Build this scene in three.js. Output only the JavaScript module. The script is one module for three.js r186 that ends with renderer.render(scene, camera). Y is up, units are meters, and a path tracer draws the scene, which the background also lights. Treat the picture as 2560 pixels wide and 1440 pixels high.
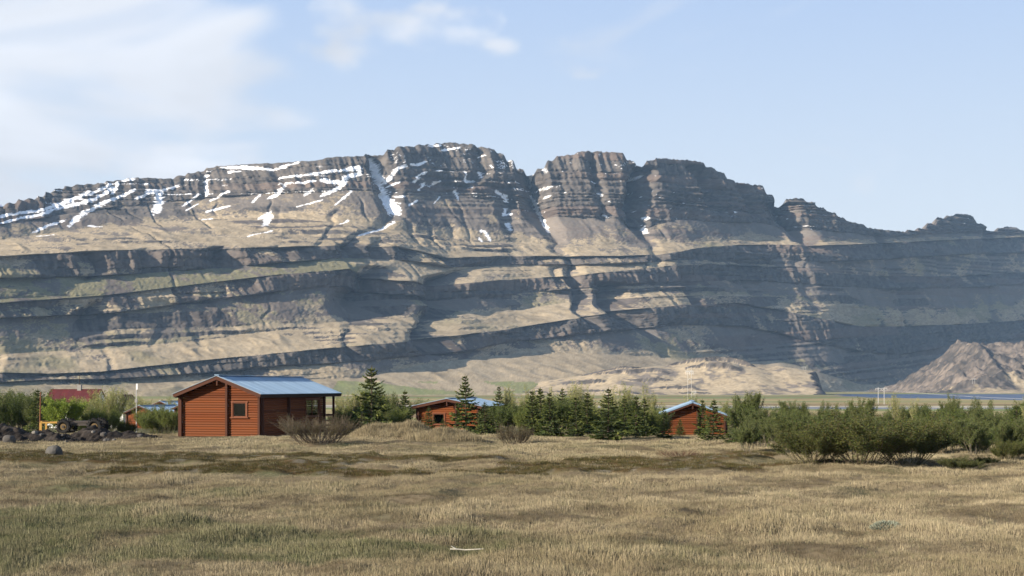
import * as THREE from 'three';
import { mergeGeometries } from 'three/addons/utils/BufferGeometryUtils.js';

// ---------------------------------------------------------------- camera, sky, sun, exposure
const scene = new THREE.Scene();
const camera = new THREE.PerspectiveCamera(2 * Math.atan(720 / 3555) * 180 / Math.PI, 16 / 9, 0.5, 12000);
camera.position.set(0, 2.6, 0);
camera.lookAt(0, 2.6, -100);
camera.setViewOffset(2560, 1440, 0, -245, 2560, 1440);           // level camera, lens shifted up
const renderer = new THREE.WebGLRenderer({ antialias: true });
renderer.toneMapping = THREE.LinearToneMapping;
renderer.toneMappingExposure = 2.15;
renderer.shadowMap.enabled = true;
renderer.shadowMap.type = THREE.PCFSoftShadowMap;

const SUN_AZ = 60 * Math.PI / 180, SUN_EL = 20.5 * Math.PI / 180;   // left of the observer's back, low evening sun
const sunDir = new THREE.Vector3(-Math.sin(SUN_AZ) * Math.cos(SUN_EL), Math.sin(SUN_EL), Math.cos(SUN_AZ) * Math.cos(SUN_EL));
const sun = new THREE.DirectionalLight(new THREE.Color().setRGB(1.0, 0.88, 0.73), 5.0);
sun.position.copy(sunDir).multiplyScalar(4000).add(new THREE.Vector3(0, 0, -1500));
sun.target.position.set(0, 0, -1500);
sun.castShadow = true;
sun.shadow.camera.left = -2500; sun.shadow.camera.right = 2500; sun.shadow.camera.top = 2500; sun.shadow.camera.bottom = -2500;
sun.shadow.camera.near = 10; sun.shadow.camera.far = 9000; sun.shadow.mapSize.set(4096, 4096);
scene.add(sun, sun.target);

// ---------------------------------------------------------------- noise
function hash2(i, j) { let h = Math.imul(i, 374761393) ^ Math.imul(j, 668265263); h = Math.imul(h ^ (h >>> 13), 1274126177); h ^= h >>> 16; return (h >>> 0) / 4294967296; }
function noise2(x, y) {                                          // smooth value noise, -1..1
  const i = Math.floor(x), j = Math.floor(y), a = x - i, b = y - j, u = a * a * a * (a * (a * 6 - 15) + 10), v = b * b * b * (b * (b * 6 - 15) + 10);
  const p = hash2(i, j), q = hash2(i + 1, j), r = hash2(i, j + 1), s = hash2(i + 1, j + 1);
  return (p + (q - p) * u + (r - p) * v + (p - q - r + s) * u * v) * 2 - 1;
}
function fbm(x, y, n = 4) { let s = 0, a = 0.5; for (let k = 0; k < n; k++) { s += a * noise2(x + k * 37.1, y - k * 17.7); a *= 0.5; x = x * 2.03 + 0.3; y = y * 2.03 - 0.7; } return s; }
function ridged(x, y, n = 3) { let s = 0, a = 0.5; for (let k = 0; k < n; k++) { s += a * (1 - 2 * Math.abs(noise2(x + k * 11.3, y + k * 5.9))); a *= 0.5; x *= 2.1; y *= 2.1; } return s; }
function rng(seed) { let s = seed >>> 0; return () => { s = (s + 0x6D2B79F5) >>> 0; let t = Math.imul(s ^ (s >>> 15), 1 | s); t = (t + Math.imul(t ^ (t >>> 7), 61 | t)) ^ t; return ((t ^ (t >>> 14)) >>> 0) / 4294967296; }; }
const clamp = (v, a = 0, b = 1) => Math.min(b, Math.max(a, v)), lerp = (a, b, t) => a + (b - a) * t;
const smooth = (a, b, v) => { const t = clamp((v - a) / (b - a)); return t * t * (3 - 2 * t); };
function interp(t, xs, ys) { if (t <= xs[0]) return ys[0]; for (let i = 1; i < xs.length; i++) if (t <= xs[i]) return ys[i - 1] + (ys[i] - ys[i - 1]) * (t - xs[i - 1]) / (xs[i] - xs[i - 1]); return ys[ys.length - 1]; }

// ---------------------------------------------------------------- the sky: clear air, pale at the horizon, with fair-weather cloud on one side
{
  const W = 3072, H = 1536, data = new Float32Array(W * H * 4);
  const PUFFS = [[-0.075, 0.252, 0.05, 0.02], [-0.125, 0.228, 0.025, 0.012], [0.05, 0.232, 0.022, 0.014], [-0.01, 0.235, 0.012, 0.006], [0.6, 0.3, 0.08, 0.03], [0.95, 0.2, 0.06, 0.02], [1.5, 0.35, 0.1, 0.04], [2.3, 0.25, 0.08, 0.03], [-2.9, 0.4, 0.12, 0.05], [2.8, 0.5, 0.12, 0.05], [0.3, 0.55, 0.1, 0.05], [0.45, 0.17, 0.03, 0.012]];
  const fbm5 = (x, y) => fbm(x, y, 6);
  for (let row = 0; row < H; row++) {
    const el = ((row + 0.5) / H - 0.5) * Math.PI, y = Math.sin(el), up = Math.max(0, y), ce = Math.cos(el);
    // air: bright and pale low down, deeper blue overhead
    const R = 0.026 + 0.480 * Math.pow(1 - up, 2.32), G = 0.05 + 0.467 * Math.pow(1 - up, 1.575), B = (0.12 + 0.379 * Math.pow(1 - up, 0.21)) * (1 - 0.62 * smooth(0.25, 0.95, up));
    for (let col = 0; col < W; col++) {
      const az = ((col + 0.5) / W - 0.5) * 2 * Math.PI, x = Math.cos(az) * ce, z = Math.sin(az) * ce;
      const cs = x * sunDir.x + y * sunDir.y + z * sunDir.z, glow = 0.06 * Math.pow(Math.max(0, cs * 0.5 + 0.5), 6);
      let r = R + glow, g = G + glow * 0.95, b = B + glow * 0.8;
      if (y > -0.02) {
        const k = 1 / (up + 0.24), px = x * k, pz = z * k;         // a sheet of cloud seen in perspective
        const wx = px + 0.22 * noise2(px * 2.3 + 5, pz * 2.3), wz = pz + 0.22 * noise2(px * 2.3, pz * 2.3 + 9);
        // the bank of cloud lies to the west (left of the view and on round)
        const a = Math.atan2(x, -z), west = smooth(-0.07, -0.21, a + 0.05 * noise2(el * 22, 3.1) + 0.03 * noise2(el * 60, 8.1)) * smooth(2.6, 1.8, Math.abs(a)) * smooth(0.95, 0.45, el);
        const low = smooth(0.02, 0.13, el);
        const d = 1.2 * fbm5(wx * 3.0 + 2.4, wz * 3.0 + 8.2) + 1.0 * west + 0.12 * noise2(px * 0.7 + 3.3, pz * 0.7 + 1.7) - 0.42;
        const body = smooth(-0.20, 0.48, d) * lerp(0.6, 1, low) * 0.93;
        let puff = 0;                                             // torn puffs of fair-weather cloud scattered round the sky
        for (const [pa, pe, ra, re] of PUFFS) { const q = 1 - Math.hypot((a - pa) / ra, (el - pe) / re); if (q > -0.4) puff = Math.max(puff, smooth(0.0, 0.85, q * 0.55 + 1.1 * fbm(a * 26 + pa * 9, el * 48, 6))); }
        const al = Math.max(body, puff * 0.85), shade = 0.97 + 0.20 * fbm(wx * 4.2 + 7, wz * 4.2 + 3, 5);
        r = lerp(r, 0.45 * shade, al); g = lerp(g, 0.468 * shade, al); b = lerp(b, 0.505 * shade, al);
      }
      const o = (row * W + col) * 4; data[o] = r * 0.884; data[o + 1] = g * 0.884; data[o + 2] = b * 0.884; data[o + 3] = 1;
    }
  }
  const tex = new THREE.DataTexture(data, W, H, THREE.RGBAFormat, THREE.FloatType);
  tex.mapping = THREE.EquirectangularReflectionMapping; tex.magFilter = tex.minFilter = THREE.LinearFilter; tex.needsUpdate = true;
  scene.background = tex; scene.environment = tex;
}
scene.fog = new THREE.FogExp2(new THREE.Color().setRGB(0.40, 0.66, 1.0), 0.000046);

// ---------------------------------------------------------------- names, labels, groups
const taken = new Map();
function numbered(name) { const n = taken.get(name) || 0; taken.set(name, n + 1); return n ? name + '_' + String(n).padStart(3, '0') : name; }
function tag(o, label, category, group) { o.userData = { label, category }; if (group) o.userData.group = group; return o; }
function stamp(o) { o.traverse((m) => { if (m.isMesh) { m.castShadow = true; m.receiveShadow = true; } }); return o; }
function mesh(name, geo, mat, parent) { const m = new THREE.Mesh(geo, mat); m.name = parent ? name : numbered(name); m.castShadow = m.receiveShadow = true; (parent || scene).add(m); return m; }
function thing(name, label, category, group) { const o = new THREE.Group(); o.name = numbered(name); tag(o, label, category, group); scene.add(o); return o; }
function structure(o, label) { o.userData = { kind: 'structure', label }; return o; }
const lin = (r, g, b) => new THREE.Color().setRGB(r, g, b);
const std = (color, roughness = 0.9, extra = {}) => new THREE.MeshPhysicalMaterial({ color, roughness, metalness: 0, specularIntensity: roughness > 0.85 ? 0.25 : 1, ...extra });
const NET = [  // surveyed guide lines of the mountain side, foot to ridge: [eastings], [heights], [distances north]
  [[-779,-771,-764,-756,-749,-742,-735,-727,-720,-712,-704,-697,-689,-681,-673,-665,-657,-649,-641,-633,-625,-616,-608,-599,-590,-581,-572,-563,-554,-544,-535,-525,-515,-505,-495,-485,-475,-465,-455,-444,-434,-423,-412,-401,-390,-379,-368,-357,-345,-333,-322,-310,-298,-286,-274,-262,-250,-238,-225,-213,-201,-188,-175,-163,-150,-137,-124,-111,-98,-85,-71,-58,-44,-31,-17,-3,11,26,40,54,69,84,99,114,129,145,162,179,196,213,231,250,269,289,309,331,353,375,398,421,446,471,498,526,554,583,613,643,674,706,738,771,804,838,872,906,941,976,1011,1047,1083,1120,1157,1194,1232,1270,1309,1348,1387,1426,1466,1506,1547,1588,1629,1671,1714,1757,1799,1842,1885,1929,1973,2017,2062,2108,2153,2200,2246,2291,2333],
   [-5.7,-5.7,-5.7,-5.8,-5.8,-5.9,-5.9,-5.9,-6.0,-6.0,-6.0,-6.1,-6.1,-6.2,-6.2,-6.2,-6.3,-6.3,-6.4,-6.4,-6.5,-6.5,-6.5,-6.6,-6.6,-6.7,-6.7,-6.7,-6.8,-6.8,-6.9,-6.9,-6.9,-7.0,-7.0,-7.1,-7.1,-7.1,-7.2,-7.2,-7.3,-7.3,-7.3,-7.4,-7.4,-7.4,-7.5,-7.5,-7.5,-7.6,-7.6,-7.7,-7.7,-7.7,-7.8,-7.8,-7.8,-7.9,-7.9,-7.9,-8.0,-8.0,-8.1,-8.1,-8.2,-8.2,-8.3,-8.4,-8.4,-8.5,-8.6,-8.7,-8.7,-8.8,-8.9,-8.9,-9.0,-9.1,-9.2,-9.2,-9.3,-9.4,-9.5,-9.5,-9.6,-9.8,-9.9,-10.1,-10.2,-10.3,-10.5,-10.6,-10.7,-10.8,-11.0,-11.1,-11.3,-11.5,-11.6,-11.8,-12.0,-12.2,-12.4,-12.6,-12.8,-12.9,-13.0,-13.1,-13.2,-13.3,-13.5,-13.8,-14.0,-14.2,-14.5,-14.1,-13.7,-13.3,-12.8,-12.4,-11.9,-11.6,-11.3,-11.0,-10.7,-10.3,-10.0,-9.8,-9.7,-9.6,-9.5,-9.4,-9.3,-9.2,-9.1,-9.0,-8.9,-8.8,-8.9,-9.0,-9.0,-9.1,-9.2,-9.3,-9.4,-9.5,-9.6,-9.7,-9.7,-9.8,-9.9],
   [1473,1477,1483,1490,1496,1503,1510,1516,1523,1530,1536,1543,1549,1556,1563,1571,1578,1586,1594,1602,1609,1617,1625,1632,1640,1647,1654,1661,1668,1675,1682,1689,1696,1703,1710,1717,1724,1731,1738,1745,1752,1759,1766,1773,1780,1786,1792,1798,1804,1810,1816,1822,1828,1834,1840,1846,1852,1858,1864,1870,1876,1882,1888,1894,1901,1909,1918,1927,1936,1945,1954,1963,1972,1981,1990,1999,2008,2017,2026,2035,2044,2053,2062,2073,2087,2105,2128,2151,2175,2199,2222,2248,2275,2306,2340,2375,2410,2445,2480,2516,2555,2598,2643,2690,2737,2783,2830,2877,2923,2970,3017,3063,3108,3152,3195,3237,3279,3320,3360,3400,3439,3477,3515,3552,3590,3627,3664,3700,3735,3769,3803,3838,3872,3906,3940,3975,4009,4042,4074,4106,4138,4169,4200,4231,4262,4294,4325,4356,4388,4415,4436]],
  [[-804,-795,-788,-781,-773,-766,-758,-750,-743,-735,-727,-719,-711,-703,-695,-687,-679,-671,-663,-655,-647,-638,-630,-621,-612,-603,-593,-584,-574,-564,-554,-544,-534,-524,-514,-504,-495,-485,-475,-465,-455,-445,-434,-424,-412,-401,-389,-377,-365,-353,-340,-328,-315,-303,-291,-278,-265,-253,-240,-227,-215,-202,-190,-178,-166,-153,-140,-127,-113,-98,-83,-68,-52,-36,-20,-3,14,31,48,66,84,101,119,137,156,175,194,214,234,254,274,295,316,338,360,384,407,431,456,482,508,532,555,577,598,621,644,669,696,724,753,784,817,850,884,919,955,992,1029,1066,1104,1142,1180,1218,1257,1297,1336,1376,1416,1456,1496,1537,1578,1620,1662,1705,1748,1791,1835,1878,1922,1967,2012,2057,2103,2149,2195,2243,2290,2336,2379],
   [2.6,2.6,2.6,2.6,2.6,2.6,2.6,2.6,2.6,2.6,2.6,2.6,2.6,2.6,2.7,2.8,2.9,3.1,3.2,3.3,3.5,3.6,3.7,3.9,4.0,4.0,4.0,4.1,4.1,4.1,4.1,4.1,4.1,4.1,4.1,4.7,5.3,6.0,6.6,7.2,7.9,8.5,9.2,9.9,10.5,10.6,10.6,10.6,10.6,10.7,10.7,10.7,10.8,11.1,11.5,11.9,12.3,12.7,13.1,13.5,13.9,17.0,20.2,23.5,26.9,30.4,34.1,37.8,40.9,43.1,45.3,47.6,49.9,52.2,54.6,57.0,59.4,59.5,59.5,59.5,59.4,59.4,59.3,59.3,59.3,58.8,58.4,57.9,57.5,56.9,56.4,55.8,55.3,54.5,53.7,53.0,52.2,51.4,50.6,52.2,53.8,55.2,56.4,50.3,44.1,38.0,31.9,25.8,19.6,13.3,6.9,5.9,4.8,3.7,2.6,4.1,5.7,7.3,9.0,10.7,12.5,13.4,14.3,15.2,16.1,17.1,18.1,18.5,18.7,18.8,19.0,19.1,19.3,19.4,19.6,19.7,19.8,20.0,20.1,20.3,20.4,20.5,20.7,20.8,20.9,21.1,21.2,21.3,21.5,21.6,21.7],
   [1520,1524,1531,1537,1544,1551,1558,1565,1572,1578,1585,1592,1599,1606,1614,1622,1631,1639,1648,1657,1665,1674,1683,1692,1700,1708,1715,1722,1729,1737,1744,1751,1759,1766,1775,1784,1794,1805,1816,1827,1838,1849,1860,1870,1880,1888,1895,1901,1907,1914,1920,1926,1933,1941,1949,1958,1966,1974,1983,1993,2007,2027,2051,2078,2106,2136,2168,2199,2228,2255,2281,2306,2332,2359,2386,2411,2433,2448,2460,2469,2478,2487,2496,2507,2520,2538,2559,2580,2601,2619,2637,2655,2675,2700,2727,2755,2783,2812,2845,2879,2911,2932,2945,2949,2954,2962,2975,2994,3016,3044,3077,3116,3156,3198,3240,3284,3329,3374,3418,3462,3505,3545,3585,3624,3664,3702,3741,3777,3813,3847,3882,3916,3950,3985,4019,4054,4088,4121,4154,4186,4218,4250,4282,4314,4346,4378,4410,4441,4473,4502,4523]],
  [[-805,-797,-789,-782,-775,-767,-759,-752,-744,-736,-728,-720,-712,-704,-696,-688,-680,-673,-665,-657,-649,-640,-632,-623,-615,-606,-597,-588,-578,-569,-559,-549,-539,-529,-519,-509,-499,-489,-480,-470,-460,-449,-439,-428,-417,-406,-394,-382,-370,-358,-346,-334,-322,-309,-297,-284,-271,-258,-245,-232,-219,-207,-194,-181,-169,-155,-142,-128,-114,-99,-84,-69,-53,-37,-20,-3,14,32,49,67,86,104,123,141,161,181,201,222,243,265,286,308,331,354,378,403,428,453,479,505,530,554,576,598,621,645,670,697,725,755,786,819,853,888,924,961,1000,1040,1080,1121,1162,1203,1244,1285,1327,1369,1411,1453,1495,1538,1580,1623,1667,1711,1756,1801,1846,1892,1938,1984,2031,2077,2125,2173,2221,2270,2319,2369,2419,2468,2513],
   [3.9,3.9,3.9,3.9,3.9,3.9,3.9,3.9,3.9,3.9,3.9,3.9,4.0,4.0,4.1,4.4,4.7,5.0,5.4,5.7,6.0,6.4,6.7,7.1,7.4,8.1,8.8,9.4,10.1,10.8,11.0,11.0,11.1,11.1,11.2,12.0,12.9,13.8,14.7,15.6,16.5,17.4,18.4,19.3,20.2,21.4,22.6,23.8,24.9,26.1,27.3,28.5,29.8,30.9,32.0,33.1,34.2,35.4,36.5,37.7,39.0,40.4,42.0,43.6,45.3,47.0,48.8,50.7,53.1,56.4,59.7,63.1,66.6,70.2,73.8,77.5,81.2,83.7,86.1,88.6,91.0,93.5,95.9,98.5,101.2,103.8,106.5,109.3,112.1,114.8,117.5,120.3,123.2,124.0,124.9,125.8,126.8,127.7,128.6,125.6,122.3,118.5,114.5,109.2,103.9,98.9,93.9,90.2,86.6,83.0,79.4,79.2,79.1,78.9,78.8,83.9,89.2,94.7,100.2,105.9,111.6,114.6,117.6,120.5,123.6,126.6,129.7,131.7,132.9,134.1,135.2,136.4,137.6,138.8,139.9,141.1,142.3,143.4,144.6,145.7,146.7,147.8,148.9,150.0,151.1,152.2,153.3,154.4,155.5,156.4,157.1],
   [1523,1527,1533,1540,1547,1554,1561,1568,1574,1581,1588,1595,1602,1609,1617,1626,1635,1644,1653,1662,1671,1680,1689,1698,1707,1716,1725,1734,1742,1751,1759,1766,1774,1781,1790,1800,1811,1822,1833,1845,1856,1868,1879,1891,1901,1911,1920,1928,1937,1945,1954,1962,1971,1980,1990,1999,2009,2018,2028,2039,2052,2070,2091,2115,2140,2167,2195,2224,2252,2279,2306,2334,2362,2390,2419,2447,2472,2491,2506,2520,2534,2548,2562,2578,2597,2621,2648,2676,2703,2728,2752,2776,2802,2830,2861,2892,2923,2954,2987,3016,3040,3053,3059,3061,3066,3076,3093,3115,3143,3175,3212,3253,3296,3340,3386,3435,3486,3538,3590,3640,3689,3736,3780,3823,3866,3908,3950,3990,4027,4064,4100,4137,4173,4209,4246,4282,4318,4354,4388,4422,4456,4490,4523,4557,4591,4624,4658,4692,4725,4755,4778]],
  [[-806,-798,-790,-783,-776,-768,-761,-753,-745,-737,-729,-721,-713,-705,-697,-689,-681,-674,-666,-658,-650,-641,-633,-625,-616,-607,-598,-589,-579,-569,-560,-550,-539,-529,-519,-510,-500,-490,-481,-471,-460,-450,-440,-429,-418,-407,-395,-383,-371,-359,-347,-335,-322,-310,-297,-285,-272,-259,-246,-233,-220,-207,-195,-182,-169,-156,-142,-129,-114,-100,-85,-69,-53,-37,-20,-3,14,32,49,68,86,104,123,142,161,181,202,223,244,266,288,310,333,356,381,405,431,457,483,510,535,560,583,606,629,653,680,707,736,767,799,832,867,903,939,977,1016,1055,1095,1136,1177,1218,1259,1301,1343,1386,1428,1471,1514,1556,1600,1643,1687,1732,1777,1823,1869,1915,1962,2008,2056,2103,2151,2199,2248,2298,2348,2398,2449,2498,2544],
   [11.2,11.2,11.2,11.3,11.3,11.4,11.4,11.4,11.5,11.5,11.5,11.6,11.6,11.7,11.9,12.6,13.2,13.8,14.5,15.1,15.8,16.4,17.1,17.8,18.5,18.3,18.1,17.9,17.7,17.4,17.9,18.5,19.0,19.6,20.2,21.8,23.3,24.9,26.5,28.1,29.7,31.3,33.0,34.7,36.4,37.9,39.4,40.9,42.5,44.0,45.6,47.2,48.7,50.2,51.7,53.2,54.7,56.3,57.8,59.4,61.1,62.9,64.8,66.9,69.0,71.2,73.5,75.8,78.5,81.6,84.8,88.0,91.3,94.7,98.2,101.7,105.1,108.6,112.0,115.4,118.8,122.2,125.7,129.3,133.1,137.1,141.3,145.6,150.0,153.3,156.6,159.9,163.5,165.8,168.4,170.9,173.5,176.2,178.9,176.9,174.4,171.4,167.9,163.8,159.8,156.1,152.6,149.4,146.2,143.2,140.3,142.1,144.0,145.9,147.8,150.7,153.6,156.6,159.6,162.5,165.5,169.1,172.8,176.4,180.1,183.8,187.5,190.0,191.8,193.5,195.2,197.0,198.7,200.4,202.1,203.8,205.5,207.1,208.8,210.4,212.0,213.5,215.1,216.7,218.3,219.9,221.4,223.0,224.6,226.0,227.1],
   [1525,1529,1535,1542,1549,1556,1563,1570,1577,1583,1590,1597,1604,1611,1619,1628,1637,1646,1655,1665,1674,1683,1692,1701,1710,1719,1728,1736,1745,1753,1761,1768,1776,1784,1793,1803,1814,1825,1837,1848,1860,1872,1884,1895,1906,1916,1925,1933,1942,1950,1959,1968,1977,1986,1995,2005,2015,2024,2034,2045,2059,2077,2098,2122,2147,2174,2202,2231,2259,2287,2314,2341,2369,2397,2426,2454,2479,2498,2514,2528,2542,2556,2571,2587,2606,2631,2658,2687,2714,2740,2765,2790,2817,2847,2879,2912,2945,2979,3013,3044,3070,3085,3093,3098,3105,3118,3138,3162,3192,3225,3264,3306,3351,3396,3442,3490,3540,3590,3639,3688,3736,3782,3826,3869,3913,3956,3998,4038,4077,4114,4151,4187,4224,4261,4298,4335,4371,4407,4442,4477,4511,4545,4579,4613,4647,4681,4715,4749,4783,4814,4836]],
  [[-856,-847,-839,-831,-823,-815,-807,-799,-791,-782,-774,-765,-757,-748,-739,-731,-723,-714,-706,-697,-688,-679,-670,-661,-653,-644,-636,-628,-619,-610,-600,-590,-580,-569,-559,-548,-538,-527,-517,-506,-495,-484,-472,-461,-449,-437,-425,-413,-401,-388,-375,-363,-350,-337,-324,-311,-298,-284,-270,-256,-242,-228,-214,-199,-185,-170,-155,-139,-123,-107,-91,-74,-57,-40,-22,-4,15,33,52,71,90,110,129,149,169,189,210,231,252,273,294,316,339,362,387,412,437,463,490,518,545,570,594,617,641,666,693,721,751,782,814,848,883,918,955,993,1032,1071,1111,1152,1193,1235,1276,1318,1361,1404,1448,1491,1534,1578,1621,1666,1710,1756,1801,1848,1894,1941,1988,2036,2084,2132,2180,2229,2279,2329,2380,2431,2482,2532,2579],
   [34.5,34.6,34.7,34.8,35.0,35.1,35.3,35.4,35.5,35.7,35.8,36.0,36.1,36.3,36.6,37.3,37.9,38.6,39.2,39.9,40.6,41.3,42.0,42.7,43.4,44.3,45.3,46.3,47.3,48.3,49.2,50.2,51.1,52.1,53.0,54.5,56.1,57.6,59.2,60.7,62.3,63.9,65.6,67.2,68.8,71.0,73.2,75.5,77.7,80.0,82.3,84.6,87.0,89.8,92.6,95.5,98.4,101.3,104.3,107.3,110.4,111.7,113.1,114.5,116.0,117.7,119.4,121.1,123.2,125.9,128.6,131.3,134.1,136.9,139.8,142.6,145.3,148.7,151.9,155.1,158.3,161.5,164.7,168.0,171.5,172.7,174.1,175.5,176.9,178.2,179.5,180.9,182.5,185.2,188.0,191.0,194.1,197.2,200.5,201.6,202.4,202.5,202.1,199.1,196.3,193.7,191.5,189.6,187.9,186.4,185.1,186.2,187.3,188.5,189.7,191.3,193.1,194.8,196.5,198.1,199.7,203.8,207.8,211.9,216.0,220.1,224.2,227.1,229.3,231.3,233.4,235.4,237.5,239.5,241.6,243.6,245.6,247.6,249.6,251.5,253.4,255.3,257.2,259.1,261.0,262.9,264.8,266.7,268.5,270.2,271.5],
   [1618,1623,1629,1637,1644,1651,1659,1666,1673,1680,1688,1695,1702,1710,1718,1727,1736,1745,1755,1764,1773,1783,1792,1802,1812,1825,1838,1852,1865,1878,1889,1899,1908,1918,1928,1940,1951,1963,1975,1987,1999,2011,2023,2036,2048,2059,2071,2083,2095,2106,2118,2130,2143,2157,2172,2188,2204,2219,2235,2251,2268,2285,2303,2322,2343,2365,2390,2415,2439,2463,2486,2510,2534,2559,2584,2608,2629,2645,2658,2669,2680,2691,2702,2715,2729,2745,2762,2780,2797,2813,2829,2847,2868,2895,2925,2958,2990,3023,3059,3093,3122,3141,3152,3158,3166,3179,3199,3224,3254,3288,3327,3369,3412,3455,3500,3547,3595,3644,3693,3741,3788,3833,3878,3922,3966,4010,4053,4093,4132,4170,4207,4244,4282,4319,4356,4394,4431,4467,4503,4538,4572,4607,4641,4676,4710,4745,4779,4814,4848,4879,4902]],
  [[-891,-882,-873,-865,-857,-849,-840,-832,-823,-814,-806,-797,-788,-779,-770,-761,-753,-744,-736,-727,-718,-709,-699,-690,-681,-672,-664,-655,-646,-637,-626,-616,-605,-594,-583,-572,-561,-551,-540,-529,-518,-506,-495,-483,-471,-459,-446,-433,-420,-407,-394,-380,-367,-353,-339,-325,-311,-297,-282,-268,-252,-237,-221,-206,-190,-174,-159,-143,-126,-110,-93,-76,-58,-40,-22,-4,15,34,53,73,92,112,131,151,171,192,213,235,256,278,300,322,345,369,393,419,444,471,498,526,553,578,603,626,651,677,704,733,764,795,829,863,899,935,972,1011,1052,1093,1134,1177,1219,1262,1304,1347,1391,1435,1480,1524,1568,1612,1657,1702,1748,1794,1841,1888,1936,1984,2032,2081,2129,2179,2228,2278,2329,2380,2432,2484,2537,2588,2635],
   [76.1,76.3,76.6,76.9,77.2,77.6,77.9,78.2,78.5,78.9,79.2,79.5,79.9,80.2,80.9,82.0,83.2,84.4,85.6,86.8,88.0,89.3,90.5,91.7,93.1,94.3,95.5,96.8,98.1,99.4,100.5,101.7,102.8,103.9,105.1,106.6,109.2,111.8,114.5,117.2,120.0,122.8,125.6,128.4,131.2,133.8,136.4,139.0,141.6,144.3,147.0,149.7,152.4,154.8,157.2,159.6,162.1,164.6,167.0,169.4,168.0,165.6,163.2,160.9,158.6,158.0,157.4,156.8,156.2,156.3,159.0,161.8,164.7,167.7,170.8,174.0,177.0,179.7,182.2,184.5,186.9,189.2,191.4,193.7,196.1,198.8,201.7,204.3,206.7,208.9,211.1,213.4,216.1,218.7,221.6,224.6,227.7,230.8,234.1,235.3,236.1,236.1,235.6,234.7,234.1,233.8,234.0,234.4,235.1,236.1,237.2,238.6,240.0,243.3,246.7,250.4,254.1,258.0,261.8,265.6,269.3,274.3,279.2,284.1,289.1,294.1,299.0,302.7,305.5,308.3,311.0,313.8,316.5,319.2,321.9,324.7,327.4,330.1,332.7,335.2,337.8,340.3,342.8,345.4,347.9,350.4,353.0,355.5,358.0,360.3,362.0],
   [1685,1690,1697,1704,1712,1719,1727,1734,1742,1749,1757,1765,1772,1780,1789,1799,1809,1819,1829,1839,1849,1859,1870,1880,1892,1905,1918,1932,1946,1959,1971,1981,1991,2001,2012,2023,2036,2050,2064,2078,2091,2105,2119,2133,2147,2160,2172,2185,2197,2209,2222,2234,2247,2261,2276,2291,2305,2321,2335,2348,2360,2371,2383,2396,2412,2430,2450,2471,2492,2513,2535,2559,2583,2608,2634,2658,2679,2695,2706,2716,2725,2735,2745,2756,2770,2787,2806,2826,2845,2862,2879,2897,2919,2945,2975,3007,3038,3071,3106,3140,3169,3187,3198,3204,3214,3229,3251,3278,3310,3347,3386,3429,3472,3517,3564,3613,3665,3717,3769,3820,3869,3917,3963,4008,4053,4098,4142,4184,4223,4262,4300,4338,4376,4414,4452,4490,4528,4565,4602,4637,4673,4708,4743,4779,4814,4849,4884,4920,4955,4986,5010]],
  [[-894,-885,-877,-868,-860,-852,-843,-835,-826,-817,-809,-800,-791,-782,-773,-764,-756,-747,-738,-730,-721,-711,-702,-693,-684,-675,-666,-658,-649,-639,-629,-619,-608,-597,-586,-575,-564,-553,-542,-531,-520,-509,-497,-485,-473,-461,-448,-435,-422,-409,-395,-382,-368,-355,-341,-327,-313,-298,-284,-269,-253,-238,-222,-206,-191,-175,-159,-143,-127,-110,-93,-76,-58,-41,-22,-4,15,34,53,73,92,112,132,152,172,193,214,235,257,279,301,323,347,371,395,421,447,473,501,528,556,582,606,630,655,681,709,738,769,801,834,869,905,941,979,1018,1058,1100,1142,1184,1227,1269,1312,1356,1400,1444,1489,1533,1578,1622,1667,1713,1759,1805,1852,1900,1948,1996,2045,2094,2143,2192,2242,2293,2344,2395,2447,2500,2553,2604,2652],
   [93.0,93.2,93.6,94.0,94.4,94.8,95.2,95.6,96.0,96.4,96.9,97.3,97.7,98.1,98.9,100.2,101.6,103.0,104.4,105.8,107.3,108.7,110.2,111.6,113.2,114.9,116.7,118.6,120.5,122.3,124.0,125.7,127.4,129.1,130.8,132.8,135.4,138.0,140.7,143.5,146.2,149.0,151.8,154.6,157.5,160.3,163.0,165.7,168.5,171.2,174.0,176.9,179.7,182.1,184.5,186.9,189.4,191.9,194.3,196.7,194.5,191.1,187.6,185.3,183.0,182.7,182.5,182.3,182.0,182.5,185.7,189.1,192.5,196.1,199.7,202.6,205.3,207.6,209.6,211.4,213.3,215.3,218.0,220.9,223.9,227.2,230.8,234.4,238.0,241.5,245.0,248.7,252.6,255.0,257.5,260.3,263.0,265.8,268.8,269.7,270.2,269.7,268.6,267.2,265.9,265.1,264.9,265.6,266.6,267.9,269.5,271.2,273.0,276.5,280.1,283.9,287.9,292.0,296.0,300.0,303.8,309.2,314.6,319.9,325.3,330.7,336.0,340.1,343.3,346.4,349.5,352.5,355.6,358.7,361.8,364.8,367.9,370.9,373.8,376.7,379.6,382.4,385.2,388.1,390.9,393.8,396.6,399.5,402.3,404.9,406.8],
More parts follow.
